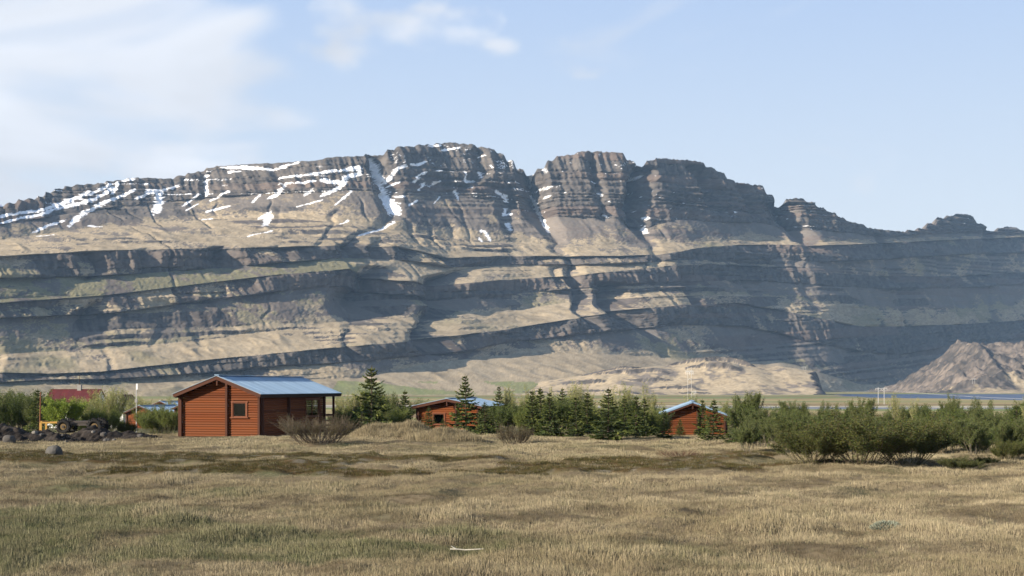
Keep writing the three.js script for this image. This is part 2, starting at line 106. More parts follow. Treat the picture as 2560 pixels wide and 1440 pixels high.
   [1691,1696,1703,1710,1718,1725,1733,1741,1748,1756,1763,1771,1779,1787,1796,1805,1815,1825,1836,1846,1856,1866,1877,1887,1899,1912,1926,1940,1954,1968,1979,1990,2000,2010,2021,2033,2046,2059,2073,2087,2101,2115,2129,2143,2156,2169,2182,2194,2207,2219,2231,2244,2257,2271,2286,2300,2315,2330,2345,2358,2369,2381,2392,2405,2421,2439,2460,2481,2502,2523,2545,2568,2593,2618,2644,2669,2690,2705,2716,2726,2735,2745,2755,2766,2780,2797,2817,2837,2856,2874,2892,2911,2934,2961,2991,3023,3055,3088,3123,3158,3187,3205,3217,3224,3234,3249,3271,3299,3332,3369,3409,3452,3496,3540,3587,3637,3689,3741,3793,3844,3894,3941,3988,4033,4079,4124,4168,4210,4250,4288,4327,4365,4403,4442,4480,4518,4556,4594,4630,4666,4702,4737,4773,4809,4844,4880,4915,4951,4986,5018,5041]],
  [[-929,-920,-911,-902,-894,-885,-876,-867,-858,-849,-840,-831,-821,-812,-803,-794,-784,-775,-766,-756,-747,-737,-727,-717,-708,-698,-689,-680,-671,-661,-650,-639,-628,-616,-605,-593,-582,-571,-559,-548,-536,-524,-512,-499,-487,-474,-461,-447,-434,-420,-406,-392,-379,-365,-351,-337,-322,-308,-293,-279,-264,-249,-233,-217,-201,-184,-168,-150,-133,-115,-97,-79,-61,-42,-23,-4,16,35,55,75,95,115,135,155,175,196,217,239,260,282,304,327,350,374,399,424,450,477,505,533,561,587,612,636,661,687,715,745,777,810,844,880,916,954,992,1032,1074,1117,1160,1204,1248,1291,1335,1379,1424,1469,1514,1559,1604,1650,1695,1742,1788,1836,1883,1932,1981,2030,2079,2129,2179,2229,2280,2331,2383,2435,2488,2541,2595,2648,2696],
   [131.1,131.5,132.0,132.6,133.1,133.7,134.3,134.9,135.5,136.0,136.6,137.2,137.8,138.4,139.2,140.3,141.5,142.7,143.9,145.1,146.3,147.5,148.7,150.0,151.3,152.6,154.0,155.4,156.9,158.2,159.5,160.6,161.7,162.8,164.0,165.9,167.9,169.9,172.0,174.1,176.1,178.3,180.5,182.6,184.8,187.1,189.4,191.7,194.0,196.3,198.7,201.1,203.6,206.3,209.2,212.1,215.1,218.1,221.2,224.4,225.8,226.6,227.5,228.2,228.8,227.8,226.6,225.3,224.0,223.3,225.4,227.6,229.9,232.3,234.8,236.8,238.6,239.8,240.8,241.5,242.2,242.9,243.6,244.3,245.2,246.4,248.0,250.3,253.2,255.9,258.6,261.5,264.8,267.4,270.3,273.4,276.5,279.8,283.3,286.5,289.3,291.1,292.2,291.3,290.6,290.3,290.6,294.3,298.5,303.0,307.9,313.1,318.3,324.0,329.9,336.1,342.7,349.3,356.0,362.6,369.1,374.3,379.4,384.4,389.4,394.4,399.3,403.5,407.3,411.0,414.7,418.3,422.0,425.6,429.3,432.9,436.5,440.1,443.6,447.0,450.4,453.8,457.2,460.6,463.9,467.3,470.7,474.1,477.5,480.5,482.7],
   [1757,1762,1769,1777,1785,1793,1801,1809,1817,1824,1832,1840,1848,1857,1865,1875,1884,1894,1904,1914,1924,1934,1944,1954,1965,1978,1992,2007,2021,2034,2046,2056,2066,2076,2086,2098,2111,2125,2138,2151,2165,2178,2192,2205,2218,2231,2243,2256,2268,2281,2293,2306,2320,2336,2353,2370,2388,2406,2425,2445,2466,2489,2512,2533,2553,2572,2590,2607,2623,2640,2659,2678,2699,2720,2742,2763,2781,2793,2800,2806,2812,2817,2821,2827,2834,2846,2861,2877,2893,2908,2923,2939,2959,2986,3015,3047,3079,3112,3148,3184,3215,3236,3248,3255,3265,3281,3303,3333,3367,3407,3450,3495,3541,3587,3636,3688,3743,3798,3854,3908,3960,4009,4056,4102,4148,4194,4238,4280,4321,4360,4399,4438,4477,4516,4555,4594,4633,4671,4708,4744,4781,4817,4853,4889,4925,4961,4997,5033,5070,5102,5126]],
  [[-937,-927,-919,-910,-901,-893,-884,-875,-866,-857,-847,-838,-829,-819,-810,-800,-791,-782,-773,-763,-753,-743,-733,-723,-714,-704,-695,-686,-677,-667,-656,-645,-634,-622,-611,-599,-588,-576,-565,-553,-541,-528,-516,-504,-491,-478,-464,-451,-437,-423,-409,-395,-381,-367,-353,-339,-324,-310,-295,-280,-265,-250,-234,-218,-202,-185,-168,-151,-133,-116,-98,-79,-61,-42,-23,-4,16,35,55,75,95,115,135,156,176,197,218,239,261,283,305,327,351,375,400,426,452,479,506,535,562,589,614,639,664,690,718,748,780,813,848,883,920,958,996,1036,1078,1121,1164,1208,1252,1296,1340,1384,1429,1474,1520,1565,1610,1656,1702,1748,1795,1843,1891,1939,1989,2038,2087,2137,2187,2238,2289,2340,2392,2445,2498,2552,2606,2658,2707],
   [159.6,160.1,160.7,161.4,162.1,162.8,163.5,164.2,165.0,165.7,166.4,167.1,167.8,168.5,169.5,170.8,172.1,173.5,174.8,176.2,177.6,178.9,180.3,181.7,183.3,185.3,187.5,189.7,191.9,194.0,196.0,197.9,199.8,201.6,203.5,205.0,206.6,208.2,209.8,211.5,213.1,214.7,216.4,218.0,219.6,221.0,222.3,223.6,225.0,226.3,227.6,229.0,230.5,232.5,234.7,236.9,239.2,241.5,243.9,246.4,248.2,249.9,251.6,253.2,254.6,251.9,249.2,246.2,243.3,241.3,243.7,246.2,248.8,251.5,254.2,256.2,257.8,258.8,259.5,260.0,260.5,261.0,261.3,261.8,262.5,263.6,264.9,266.9,269.3,271.5,273.7,278.6,283.9,290.0,296.5,301.9,306.4,311.2,316.2,320.0,323.3,325.6,327.1,327.3,327.7,328.7,331.2,334.5,338.3,343.2,348.4,354.0,359.6,365.6,371.8,378.4,385.2,392.2,399.2,406.1,412.9,419.1,425.0,430.9,436.8,442.7,448.5,453.5,458.0,462.4,466.8,471.1,475.5,479.8,484.2,488.6,492.9,497.2,501.2,505.1,508.9,512.7,516.5,520.4,524.2,528.0,531.8,535.7,539.5,542.9,545.4],
   [1772,1777,1784,1792,1800,1808,1816,1824,1832,1840,1848,1856,1864,1873,1881,1891,1901,1911,1921,1930,1940,1950,1960,1971,1982,1996,2010,2025,2039,2053,2065,2076,2086,2096,2107,2119,2132,2145,2158,2171,2184,2197,2211,2224,2237,2249,2261,2273,2285,2297,2309,2321,2335,2350,2366,2383,2401,2419,2437,2457,2478,2501,2524,2546,2566,2585,2602,2618,2634,2650,2668,2688,2709,2730,2753,2774,2791,2803,2810,2816,2821,2826,2830,2836,2843,2855,2869,2885,2901,2916,2930,2946,2968,2995,3025,3057,3089,3122,3158,3194,3225,3246,3259,3266,3277,3292,3316,3345,3380,3420,3463,3509,3555,3602,3651,3703,3758,3813,3868,3922,3975,4024,4071,4117,4164,4209,4254,4297,4337,4377,4416,4455,4494,4534,4573,4612,4651,4689,4727,4763,4800,4836,4872,4908,4945,4981,5017,5053,5090,5122,5146]],
  [[-1118,-1106,-1096,-1086,-1075,-1065,-1055,-1044,-1033,-1022,-1011,-1000,-988,-977,-965,-953,-941,-929,-916,-904,-891,-879,-866,-854,-843,-834,-826,-818,-809,-800,-790,-779,-767,-755,-742,-729,-715,-701,-686,-671,-657,-642,-626,-610,-593,-574,-555,-535,-516,-497,-478,-459,-439,-420,-400,-381,-362,-343,-324,-306,-287,-269,-251,-233,-215,-197,-178,-160,-141,-122,-103,-84,-64,-44,-24,-4,16,37,57,78,98,119,139,160,181,202,224,246,268,291,313,336,359,383,408,433,460,487,515,543,571,597,622,646,671,698,726,757,789,823,858,894,931,969,1008,1048,1090,1132,1176,1220,1264,1308,1352,1396,1441,1486,1532,1578,1623,1669,1716,1763,1811,1859,1908,1957,2007,2057,2107,2157,2208,2259,2310,2362,2415,2468,2521,2576,2630,2683,2732],
   [210.7,211.4,212.2,213.1,214.1,215.0,215.9,216.9,217.8,218.7,219.7,220.6,221.6,222.5,223.7,225.5,227.3,229.1,230.9,232.8,234.6,236.5,238.4,240.5,243.0,247.4,252.2,257.2,262.3,267.2,272.0,276.6,281.2,285.7,290.1,293.2,296.3,299.3,302.3,305.3,308.4,311.4,314.6,317.4,319.7,320.2,320.2,320.1,320.1,320.3,320.5,320.8,320.8,319.0,317.0,315.1,313.3,311.8,310.5,309.5,308.9,307.0,305.1,303.2,301.6,300.1,298.8,297.6,296.1,294.5,294.1,293.5,293.0,292.6,292.5,293.7,294.7,295.2,295.3,295.2,295.1,294.8,294.5,294.2,294.2,294.6,295.4,297.3,300.0,302.7,305.2,307.7,310.4,313.2,316.4,320.0,323.8,327.8,332.2,335.0,337.3,338.3,338.6,338.2,338.3,339.0,341.9,346.0,350.6,355.6,360.9,366.4,372.1,377.8,383.8,390.2,396.8,403.6,410.3,417.0,423.5,429.5,435.3,441.0,446.8,452.5,458.2,463.3,468.0,472.7,477.3,481.9,486.6,491.2,495.9,500.6,505.2,509.8,513.9,517.9,521.8,525.8,529.7,533.6,537.5,541.4,545.4,549.3,553.2,556.7,559.3],
   [2114,2121,2129,2138,2148,2157,2167,2176,2186,2195,2205,2214,2224,2233,2242,2251,2260,2269,2278,2287,2296,2305,2315,2326,2341,2362,2386,2413,2438,2463,2485,2506,2525,2544,2562,2578,2593,2608,2623,2638,2652,2668,2683,2695,2703,2705,2703,2699,2697,2696,2696,2695,2694,2690,2685,2681,2678,2677,2678,2682,2689,2697,2705,2714,2725,2741,2759,2778,2794,2808,2818,2828,2837,2849,2863,2879,2893,2902,2907,2910,2913,2915,2917,2919,2924,2934,2947,2962,2979,2994,3009,3023,3039,3060,3085,3113,3143,3175,3210,3244,3273,3290,3300,3305,3314,3329,3354,3386,3423,3463,3507,3552,3598,3645,3693,3744,3798,3853,3907,3960,4012,4060,4107,4153,4198,4244,4288,4331,4372,4413,4453,4493,4533,4573,4614,4654,4694,4733,4771,4808,4845,4881,4918,4955,4991,5028,5064,5101,5138,5170,5194]],
  [[-1153,-1141,-1130,-1120,-1109,-1098,-1087,-1076,-1065,-1054,-1042,-1031,-1019,-1007,-995,-983,-971,-958,-946,-933,-921,-908,-895,-883,-871,-862,-854,-846,-837,-827,-817,-805,-793,-781,-768,-754,-740,-725,-710,-695,-680,-665,-649,-633,-615,-596,-576,-556,-535,-516,-496,-476,-457,-437,-417,-397,-377,-358,-338,-319,-301,-282,-263,-244,-226,-207,-188,-169,-150,-129,-109,-88,-67,-46,-25,-4,17,38,59,80,102,123,144,165,187,208,230,252,274,297,320,344,368,393,418,444,470,497,526,555,583,608,633,656,681,708,737,767,799,831,865,900,936,973,1012,1053,1095,1138,1181,1225,1269,1313,1356,1400,1445,1490,1536,1581,1627,1673,1720,1767,1815,1863,1912,1961,2011,2061,2111,2162,2212,2263,2315,2367,2420,2473,2526,2581,2635,2689,2738],
   [238.7,239.4,240.3,241.4,242.5,243.5,244.6,245.6,246.7,247.8,248.8,249.9,250.9,252.0,253.6,255.9,258.2,260.5,262.9,265.2,267.6,270.1,272.5,275.2,278.3,283.4,289.0,294.8,300.6,306.3,311.8,317.2,322.4,327.6,332.8,336.9,341.0,345.1,349.3,353.4,357.6,361.8,366.1,370.0,373.3,374.8,375.7,376.5,377.4,378.5,379.7,380.9,382.0,382.4,382.8,383.2,383.9,384.8,385.9,387.5,389.6,390.3,391.2,392.1,393.4,395.8,398.7,401.7,404.2,405.4,403.9,401.9,399.9,397.9,395.9,385.7,375.0,364.0,361.7,361.8,362.1,362.2,361.6,361.1,360.9,361.0,361.2,355.3,345.5,345.7,352.8,360.4,368.1,369.0,370.1,371.5,373.2,376.6,380.3,384.0,386.9,382.0,376.2,373.3,373.3,374.1,375.8,376.5,377.6,378.9,379.9,380.9,382.0,388.1,394.6,401.6,408.7,415.5,422.3,429.0,435.5,440.2,444.7,449.1,454.4,459.9,465.4,470.5,475.1,479.7,484.3,488.8,493.4,498.0,502.5,507.1,511.7,516.1,520.3,524.3,528.3,532.3,536.3,540.2,544.2,548.2,552.1,556.1,560.1,563.6,566.3],
   [2180,2187,2195,2205,2215,2225,2234,2244,2254,2264,2274,2283,2293,2303,2313,2322,2332,2342,2352,2362,2372,2382,2392,2404,2420,2442,2467,2495,2521,2547,2570,2591,2611,2631,2650,2667,2683,2699,2716,2732,2748,2765,2781,2795,2804,2806,2805,2801,2800,2799,2799,2799,2798,2796,2794,2792,2792,2793,2797,2803,2813,2825,2836,2849,2865,2885,2908,2933,2954,2969,2979,2986,2993,3000,3007,3010,3009,3006,3004,3004,3007,3009,3011,3013,3017,3025,3033,3040,3047,3059,3076,3095,3116,3137,3160,3185,3213,3244,3279,3313,3340,3353,3356,3357,3365,3379,3402,3430,3462,3497,3535,3574,3616,3661,3709,3761,3815,3870,3925,3978,4029,4076,4121,4165,4210,4255,4299,4341,4383,4423,4463,4503,4543,4583,4623,4664,4703,4742,4780,4818,4854,4891,4928,4964,5001,5038,5074,5111,5148,5180,5205]],
  [[-1153,-1141,-1130,-1120,-1109,-1098,-1088,-1076,-1065,-1054,-1044,-1035,-1027,-1019,-1011,-1001,-991,-981,-970,-959,-947,-934,-921,-909,-899,-890,-883,-876,-868,-860,-850,-839,-826,-812,-798,-783,-768,-753,-737,-720,-703,-686,-670,-654,-636,-617,-597,-576,-554,-533,-512,-491,-471,-450,-429,-408,-388,-368,-348,-329,-309,-290,-271,-252,-233,-214,-194,-175,-155,-134,-112,-91,-69,-48,-26,-4,17,39,61,83,105,127,149,171,193,215,238,260,283,306,330,355,380,405,430,456,482,509,537,566,594,619,643,667,693,720,748,777,807,839,871,906,941,978,1017,1058,1101,1147,1194,1240,1284,1326,1366,1407,1450,1495,1541,1587,1634,1681,1729,1777,1824,1871,1917,1964,2012,2061,2111,2162,2212,2263,2315,2367,2420,2473,2527,2581,2636,2689,2738],
   [201.9,206.1,210.6,215.2,219.8,224.4,229.1,233.8,238.5,243.4,248.5,254.0,259.8,265.8,271.5,277.0,282.4,287.9,293.3,298.7,302.6,306.2,309.6,313.4,317.8,326.7,335.2,343.5,352.0,363.7,375.1,380.9,386.2,391.3,396.5,401.7,406.8,410.8,414.0,417.1,418.0,419.3,426.0,432.8,439.9,447.1,452.5,453.4,454.3,454.2,454.3,454.4,454.6,456.6,457.1,456.3,459.4,462.7,465.3,468.2,471.6,477.3,476.1,489.9,499.1,505.1,511.5,517.7,523.2,527.7,527.5,525.8,521.3,516.1,507.8,494.1,475.1,459.0,475.1,492.2,502.2,507.8,513.4,514.8,515.6,516.6,514.4,499.7,487.5,504.2,511.0,515.3,515.1,517.3,516.7,507.0,500.3,483.7,482.0,484.3,484.3,462.7,436.4,448.5,452.0,446.5,434.7,425.1,415.9,411.1,405.9,402.9,401.5,404.9,409.4,415.8,426.2,447.1,472.2,485.8,496.8,497.0,474.7,459.3,471.7,478.9,475.3,485.8,493.2,500.8,508.3,515.7,522.9,519.5,515.8,511.9,508.2,504.5,506.1,508.9,511.7,514.5,517.2,520.0,522.7,525.4,528.1,530.8,533.4,535.6,537.0],
   [2180,2187,2196,2205,2215,2225,2235,2245,2254,2265,2278,2293,2312,2330,2348,2365,2381,2396,2411,2426,2439,2451,2463,2477,2496,2522,2551,2583,2615,2647,2675,2698,2718,2737,2754,2771,2787,2802,2815,2828,2840,2853,2870,2887,2900,2906,2906,2903,2898,2894,2891,2888,2885,2881,2876,2873,2873,2874,2877,2884,2893,2906,2920,2937,2957,2980,3005,3030,3052,3067,3076,3081,3085,3087,3089,3086,3082,3079,3082,3090,3100,3106,3110,3113,3117,3123,3129,3134,3141,3156,3174,3194,3213,3233,3254,3275,3297,3321,3351,3382,3404,3411,3412,3414,3422,3436,3452,3473,3498,3528,3561,3597,3636,3679,3726,3779,3838,3902,3966,4025,4076,4116,4150,4185,4225,4269,4313,4357,4400,4443,4486,4528,4567,4603,4637,4670,4706,4743,4781,4818,4855,4891,4928,4965,5001,5038,5075,5111,5148,5181,5205]],
];
const GULLIES = [  // each: [easting, height, half width, depth] from the top down, metres
  [-280,479,20,26,-264,446,26,32,-253,414,28,34,-243,381,26,22,-227,343,22,12,-244,308,18,8,-270,274,16,9,-269,248,26,26,-271,223,24,14],
  [-236,268,16,10,-234,246,24,24,-232,229,20,12],
  [-232,203,30,20,-229,180,52,46,-229,152,62,56,-227,123,52,36,-233,96,22,12,-234,70,16,14,-227,52,14,10],
  [39,457,30,46,43,418,32,50,55,380,34,46,80,326,28,22,86,303,18,10,115,248,20,12,124,215,24,22,130,179,24,22,136,143,26,24,149,116,16,12],
  [8,257,24,6,-75,222,22,8,-113,193,40,36,-115,158,46,40,-119,127,30,22,-127,94,34,32,-126,67,30,26,-124,53,20,10],
  [287,482,30,44,280,435,36,58,263,386,36,56,274,345,30,30,287,311,18,8,303,252,12,7],
  [-26,424,22,12,-12,392,24,16,-4,348,24,16,3,319,18,10],
  [643,435,34,40,667,376,36,36,707,325,34,18],
  [82,232,14,10,83,206,10,8],
  [196,199,30,26,206,159,42,40,220,135,40,40,243,113,26,18,273,90,12,8,279,58,10,8],
  [-618,428,12,10,-604,378,12,8],
  [-461,221,20,24,-457,202,24,24,-448,183,16,8],
  [-619,194,14,14,-613,163,14,10],
  [-552,207,16,14,-545,175,14,8],
  [-381,228,12,12,-376,205,12,6],
  [-592,118,10,10,-589,104,22,22,-581,74,18,10],
  [-69,509,20,10,-73,460,22,14,-109,414,18,8],
  [175,510,16,12,177,457,18,16,184,410,16,10,200,359,18,10],
  [-129,333,10,5,-103,301,10,5],
  [-195,319,10,4,-178,279,10,4],
  [-446,345,8,3,-435,301,8,3],
  [-336,335,8,4,-329,268,8,5,-320,243,10,6],
  [429,500,30,22,457,455,36,36,463,406,30,24],
  [547,470,26,20,563,411,26,20],
  [350,273,10,5,365,230,16,12,367,186,18,16,389,136,14,8],
  [936,384,20,14,962,332,30,16,982,228,34,14,991,115,30,8],
  [1132,396,20,10,1162,309,26,10,1202,223,26,8],
  [1394,454,24,16,1385,378,26,12,1405,282,24,8],
  [505,291,16,8,520,236,20,9,537,180,20,7],
  [643,310,16,5,662,243,20,6,677,176,18,5],
];
const SNOW = [  // strips of old snow: [easting, height, half width] along each, metres
  [-883,295,3.0,-858,312,3.1,-836,329,4.0,-815,353,4.1,-807,370,3.3],
  [-871,281,2.3,-849,304,3.1,-821,331,4.0,-792,351,4.1,-773,385,3.4],
  [-787,287,3.1,-788,315,4.8,-774,345,4.1,-748,368,3.4,-737,381,2.6],
  [-802,366,3.3,-778,395,3.4],
  [-769,400,2.6,-767,370,2.5],
  [-763,405,3.4,-748,408,2.6],
  [-715,383,3.4,-691,378,6.0,-681,358,5.1,-675,334,5.8],
  [-724,362,2.5,-701,383,3.4,-666,399,2.6],
  [-819,268,2.3,-816,283,3.1,-803,297,3.1],
  [-802,255,1.1,-781,261,1.1],
  [-621,428,3.2,-614,427,2.4],
  [-617,415,3.2,-603,379,2.4],
  [-637,354,2.6,-623,379,2.4],
  [-628,340,1.2,-612,359,1.2],
  [-590,447,2.4,-532,444,3.2,-480,437,3.2,-432,453,2.4],
  [-569,432,1.6,-546,435,1.6],
  [-591,367,2.0,-557,386,2.0],
  [-588,337,2.3,-569,344,2.3,-548,350,1.5],
  [-504,361,2.3,-496,377,2.4],
  [-475,370,3.1,-461,378,3.9,-449,399,3.2],
  [-463,417,2.0,-411,421,2.4,-341,434,3.2,-306,442,4.0],
  [-424,403,2.0,-389,408,2.0],
  [-376,409,4.0,-338,406,4.8,-330,418,4.0,-305,430,4.0],
  [-370,374,3.1,-348,390,3.9,-329,407,3.2],
  [-341,351,1.5,-317,385,2.4],
  [-412,347,1.5,-368,363,1.6],
  [-476,321,3.8,-464,329,6.1,-448,289,2.9],
  [-452,260,1.4,-442,266,2.1,-425,277,1.4],
  [-406,375,2.3,-392,386,2.4],
  [-321,305,1.5,-310,316,1.5],
  [-586,318,1.5,-570,320,1.5],
  [-759,290,1.2,-737,289,1.6],
  [-276,468,3.3,-267,454,4.1,-260,434,4.1,-253,414,4.0,-247,396,5.6,-238,373,7.1,-229,349,8.6,-220,341,3.9],
  [-246,414,2.4,-238,442,3.3,-225,454,2.5],
  [-242,405,1.6,-227,417,1.6],
  [-229,381,2.4,-216,384,2.0],
  [-226,319,2.3,-249,297,1.9,-270,277,2.2],
  [-213,459,2.1,-201,460,2.9,-188,471,1.3],
  [-204,420,2.5,-193,440,3.3,-188,445,2.5],
  [-193,403,2.0,-183,421,2.9],
  [-166,424,3.3,-155,429,2.9],
  [-172,450,1.3,-154,455,1.3],
  [-154,505,1.7,-115,515,1.7],
  [-179,512,1.7,-154,519,1.7],
  [-103,452,3.4,-98,434,3.4,-79,440,1.7],
  [-68,460,3.4,-66,448,3.4],
  [-119,409,3.4,-111,390,1.7],
  [-31,417,3.4,-15,410,4.3,-12,397,3.4],
  [-9,379,2.5,-12,364,3.3,1,365,1.7],
  [-4,340,3.3,2,322,2.5],
  [-62,316,2.4,-55,314,2.4,-44,294,2.0],
  [-66,300,1.6,-59,289,1.6],
  [42,458,3.5,41,439,2.2],
  [41,418,2.6,49,400,5.1,57,377,4.2,67,356,4.2,79,328,2.5],
  [-206,362,1.6,-189,379,1.6],
  [-160,374,0.8,-149,394,1.0],
  [-72,497,1.7,-59,500,1.7],
  [287,476,2.6,287,462,2.6,302,470,1.8],
  [172,442,1.7,182,442,1.7],
  [186,416,2.1,194,413,2.1],
  [198,369,1.3,205,360,1.3],
  [289,346,2.6,292,331,2.6],
  [293,367,2.6,293,364,2.6],
  [76,425,1.3,82,429,1.3],
  [71,405,1.7,81,408,1.7],
  [67,469,2.2,73,466,1.7],
  [504,402,1.8,507,402,1.8],
  [341,516,1.3,350,518,1.3],
  [256,396,1.7,259,394,1.7],
];
// ---------------------------------------------------------------- the mountain: guide lines lofted, then gullies, ledges, columns, scree and snow
const rockMat = new THREE.MeshPhysicalMaterial({ vertexColors: true, roughness: 1, metalness: 0, specularIntensity: 0.12 });
function gridMesh(name, nc, nr, pos, col, mat = rockMat, label) {
  const idx = new Uint32Array((nc - 1) * (nr - 1) * 6); let k = 0;
  for (let j = 0; j < nr - 1; j++) for (let i = 0; i < nc - 1; i++) {
    const a = j * nc + i, b = a + 1, c = a + nc, d = c + 1;
    idx[k++] = a; idx[k++] = b; idx[k++] = d; idx[k++] = a; idx[k++] = d; idx[k++] = c;
  }
  const g = new THREE.BufferGeometry();
  g.setAttribute('position', new THREE.BufferAttribute(pos, 3)); g.setAttribute('color', new THREE.BufferAttribute(col, 3)); g.setIndex(new THREE.BufferAttribute(idx, 1));
  g.computeVertexNormals();
  return structure(mesh(name, g, mat), label);
}
function snowAt(x, y) {                                          // how deep inside a strip of snow, 0..1 at its edge
  let best = 0;
  for (const s of SNOW) {
    if (y > s.hi || y < s.lo || x < s.x0 || x > s.x1) continue;
    for (let i = 0; i + 5 < s.length; i += 3) {
      const ax = s[i], ay = s[i + 1], bx = s[i + 3] - ax, by = s[i + 4] - ay, t = clamp(((x - ax) * bx + (y - ay) * by) / (bx * bx + by * by + 1e-6));
      const dx = x - ax - bx * t, dy = (y - ay - by * t), w = lerp(s[i + 2], s[i + 5], t);
      best = Math.max(best, 1 - Math.hypot(dx, dy) / (w * 2.2));
    }
  }
  return best * 2;
}
for (const s of SNOW) { s.hi = -1e9; s.lo = 1e9; s.x0 = 1e9; s.x1 = -1e9; for (let i = 0; i < s.length; i += 3) { const w = s[i + 2] * 2.2 + 3; s.hi = Math.max(s.hi, s[i + 1] + w); s.lo = Math.min(s.lo, s[i + 1] - w); s.x0 = Math.min(s.x0, s[i] - w); s.x1 = Math.max(s.x1, s[i] + w); } }
function gullyAt(x, y) {
  let s = 0;
  for (const g of GULLIES) {
    const n = g.length, top = g[1] + 10, bot = g[n - 3] - 14;
    if (y > top || y < bot) continue;
    let i = 0; while (i + 8 < n && y < g[i + 5]) i += 4;
    const t = clamp((g[i + 1] - y) / (g[i + 1] - g[i + 5] + 1e-6)), gx = lerp(g[i], g[i + 4], t) + 5 * noise2(y * 0.05, g[0]), w = lerp(g[i + 2], g[i + 6], t), d = lerp(g[i + 3], g[i + 7], t);
    const f = 1 - Math.abs(x - gx) / (w * 1.2); if (f <= 0) continue;
    const end = smooth(bot, bot + 14, y) * smooth(top, top - 10, y);
    s = Math.max(s, 1.85 * d * f * (0.75 + 0.25 * f) * end);
  }
  return s;
}
const PAL = { grass: [0.390, 0.318, 0.215], olive: [0.245, 0.200, 0.135], green: [0.130, 0.148, 0.066], rock: [0.130, 0.114, 0.099], dark: [0.062, 0.056, 0.051], scree: [0.180, 0.155, 0.130], red: [0.150, 0.110, 0.088], snow: [0.93, 0.94, 0.95], field: [0.185, 0.215, 0.080] };
const mix3 = (a, b, t) => [a[0] + (b[0] - a[0]) * t, a[1] + (b[1] - a[1]) * t, a[2] + (b[2] - a[2]) * t];
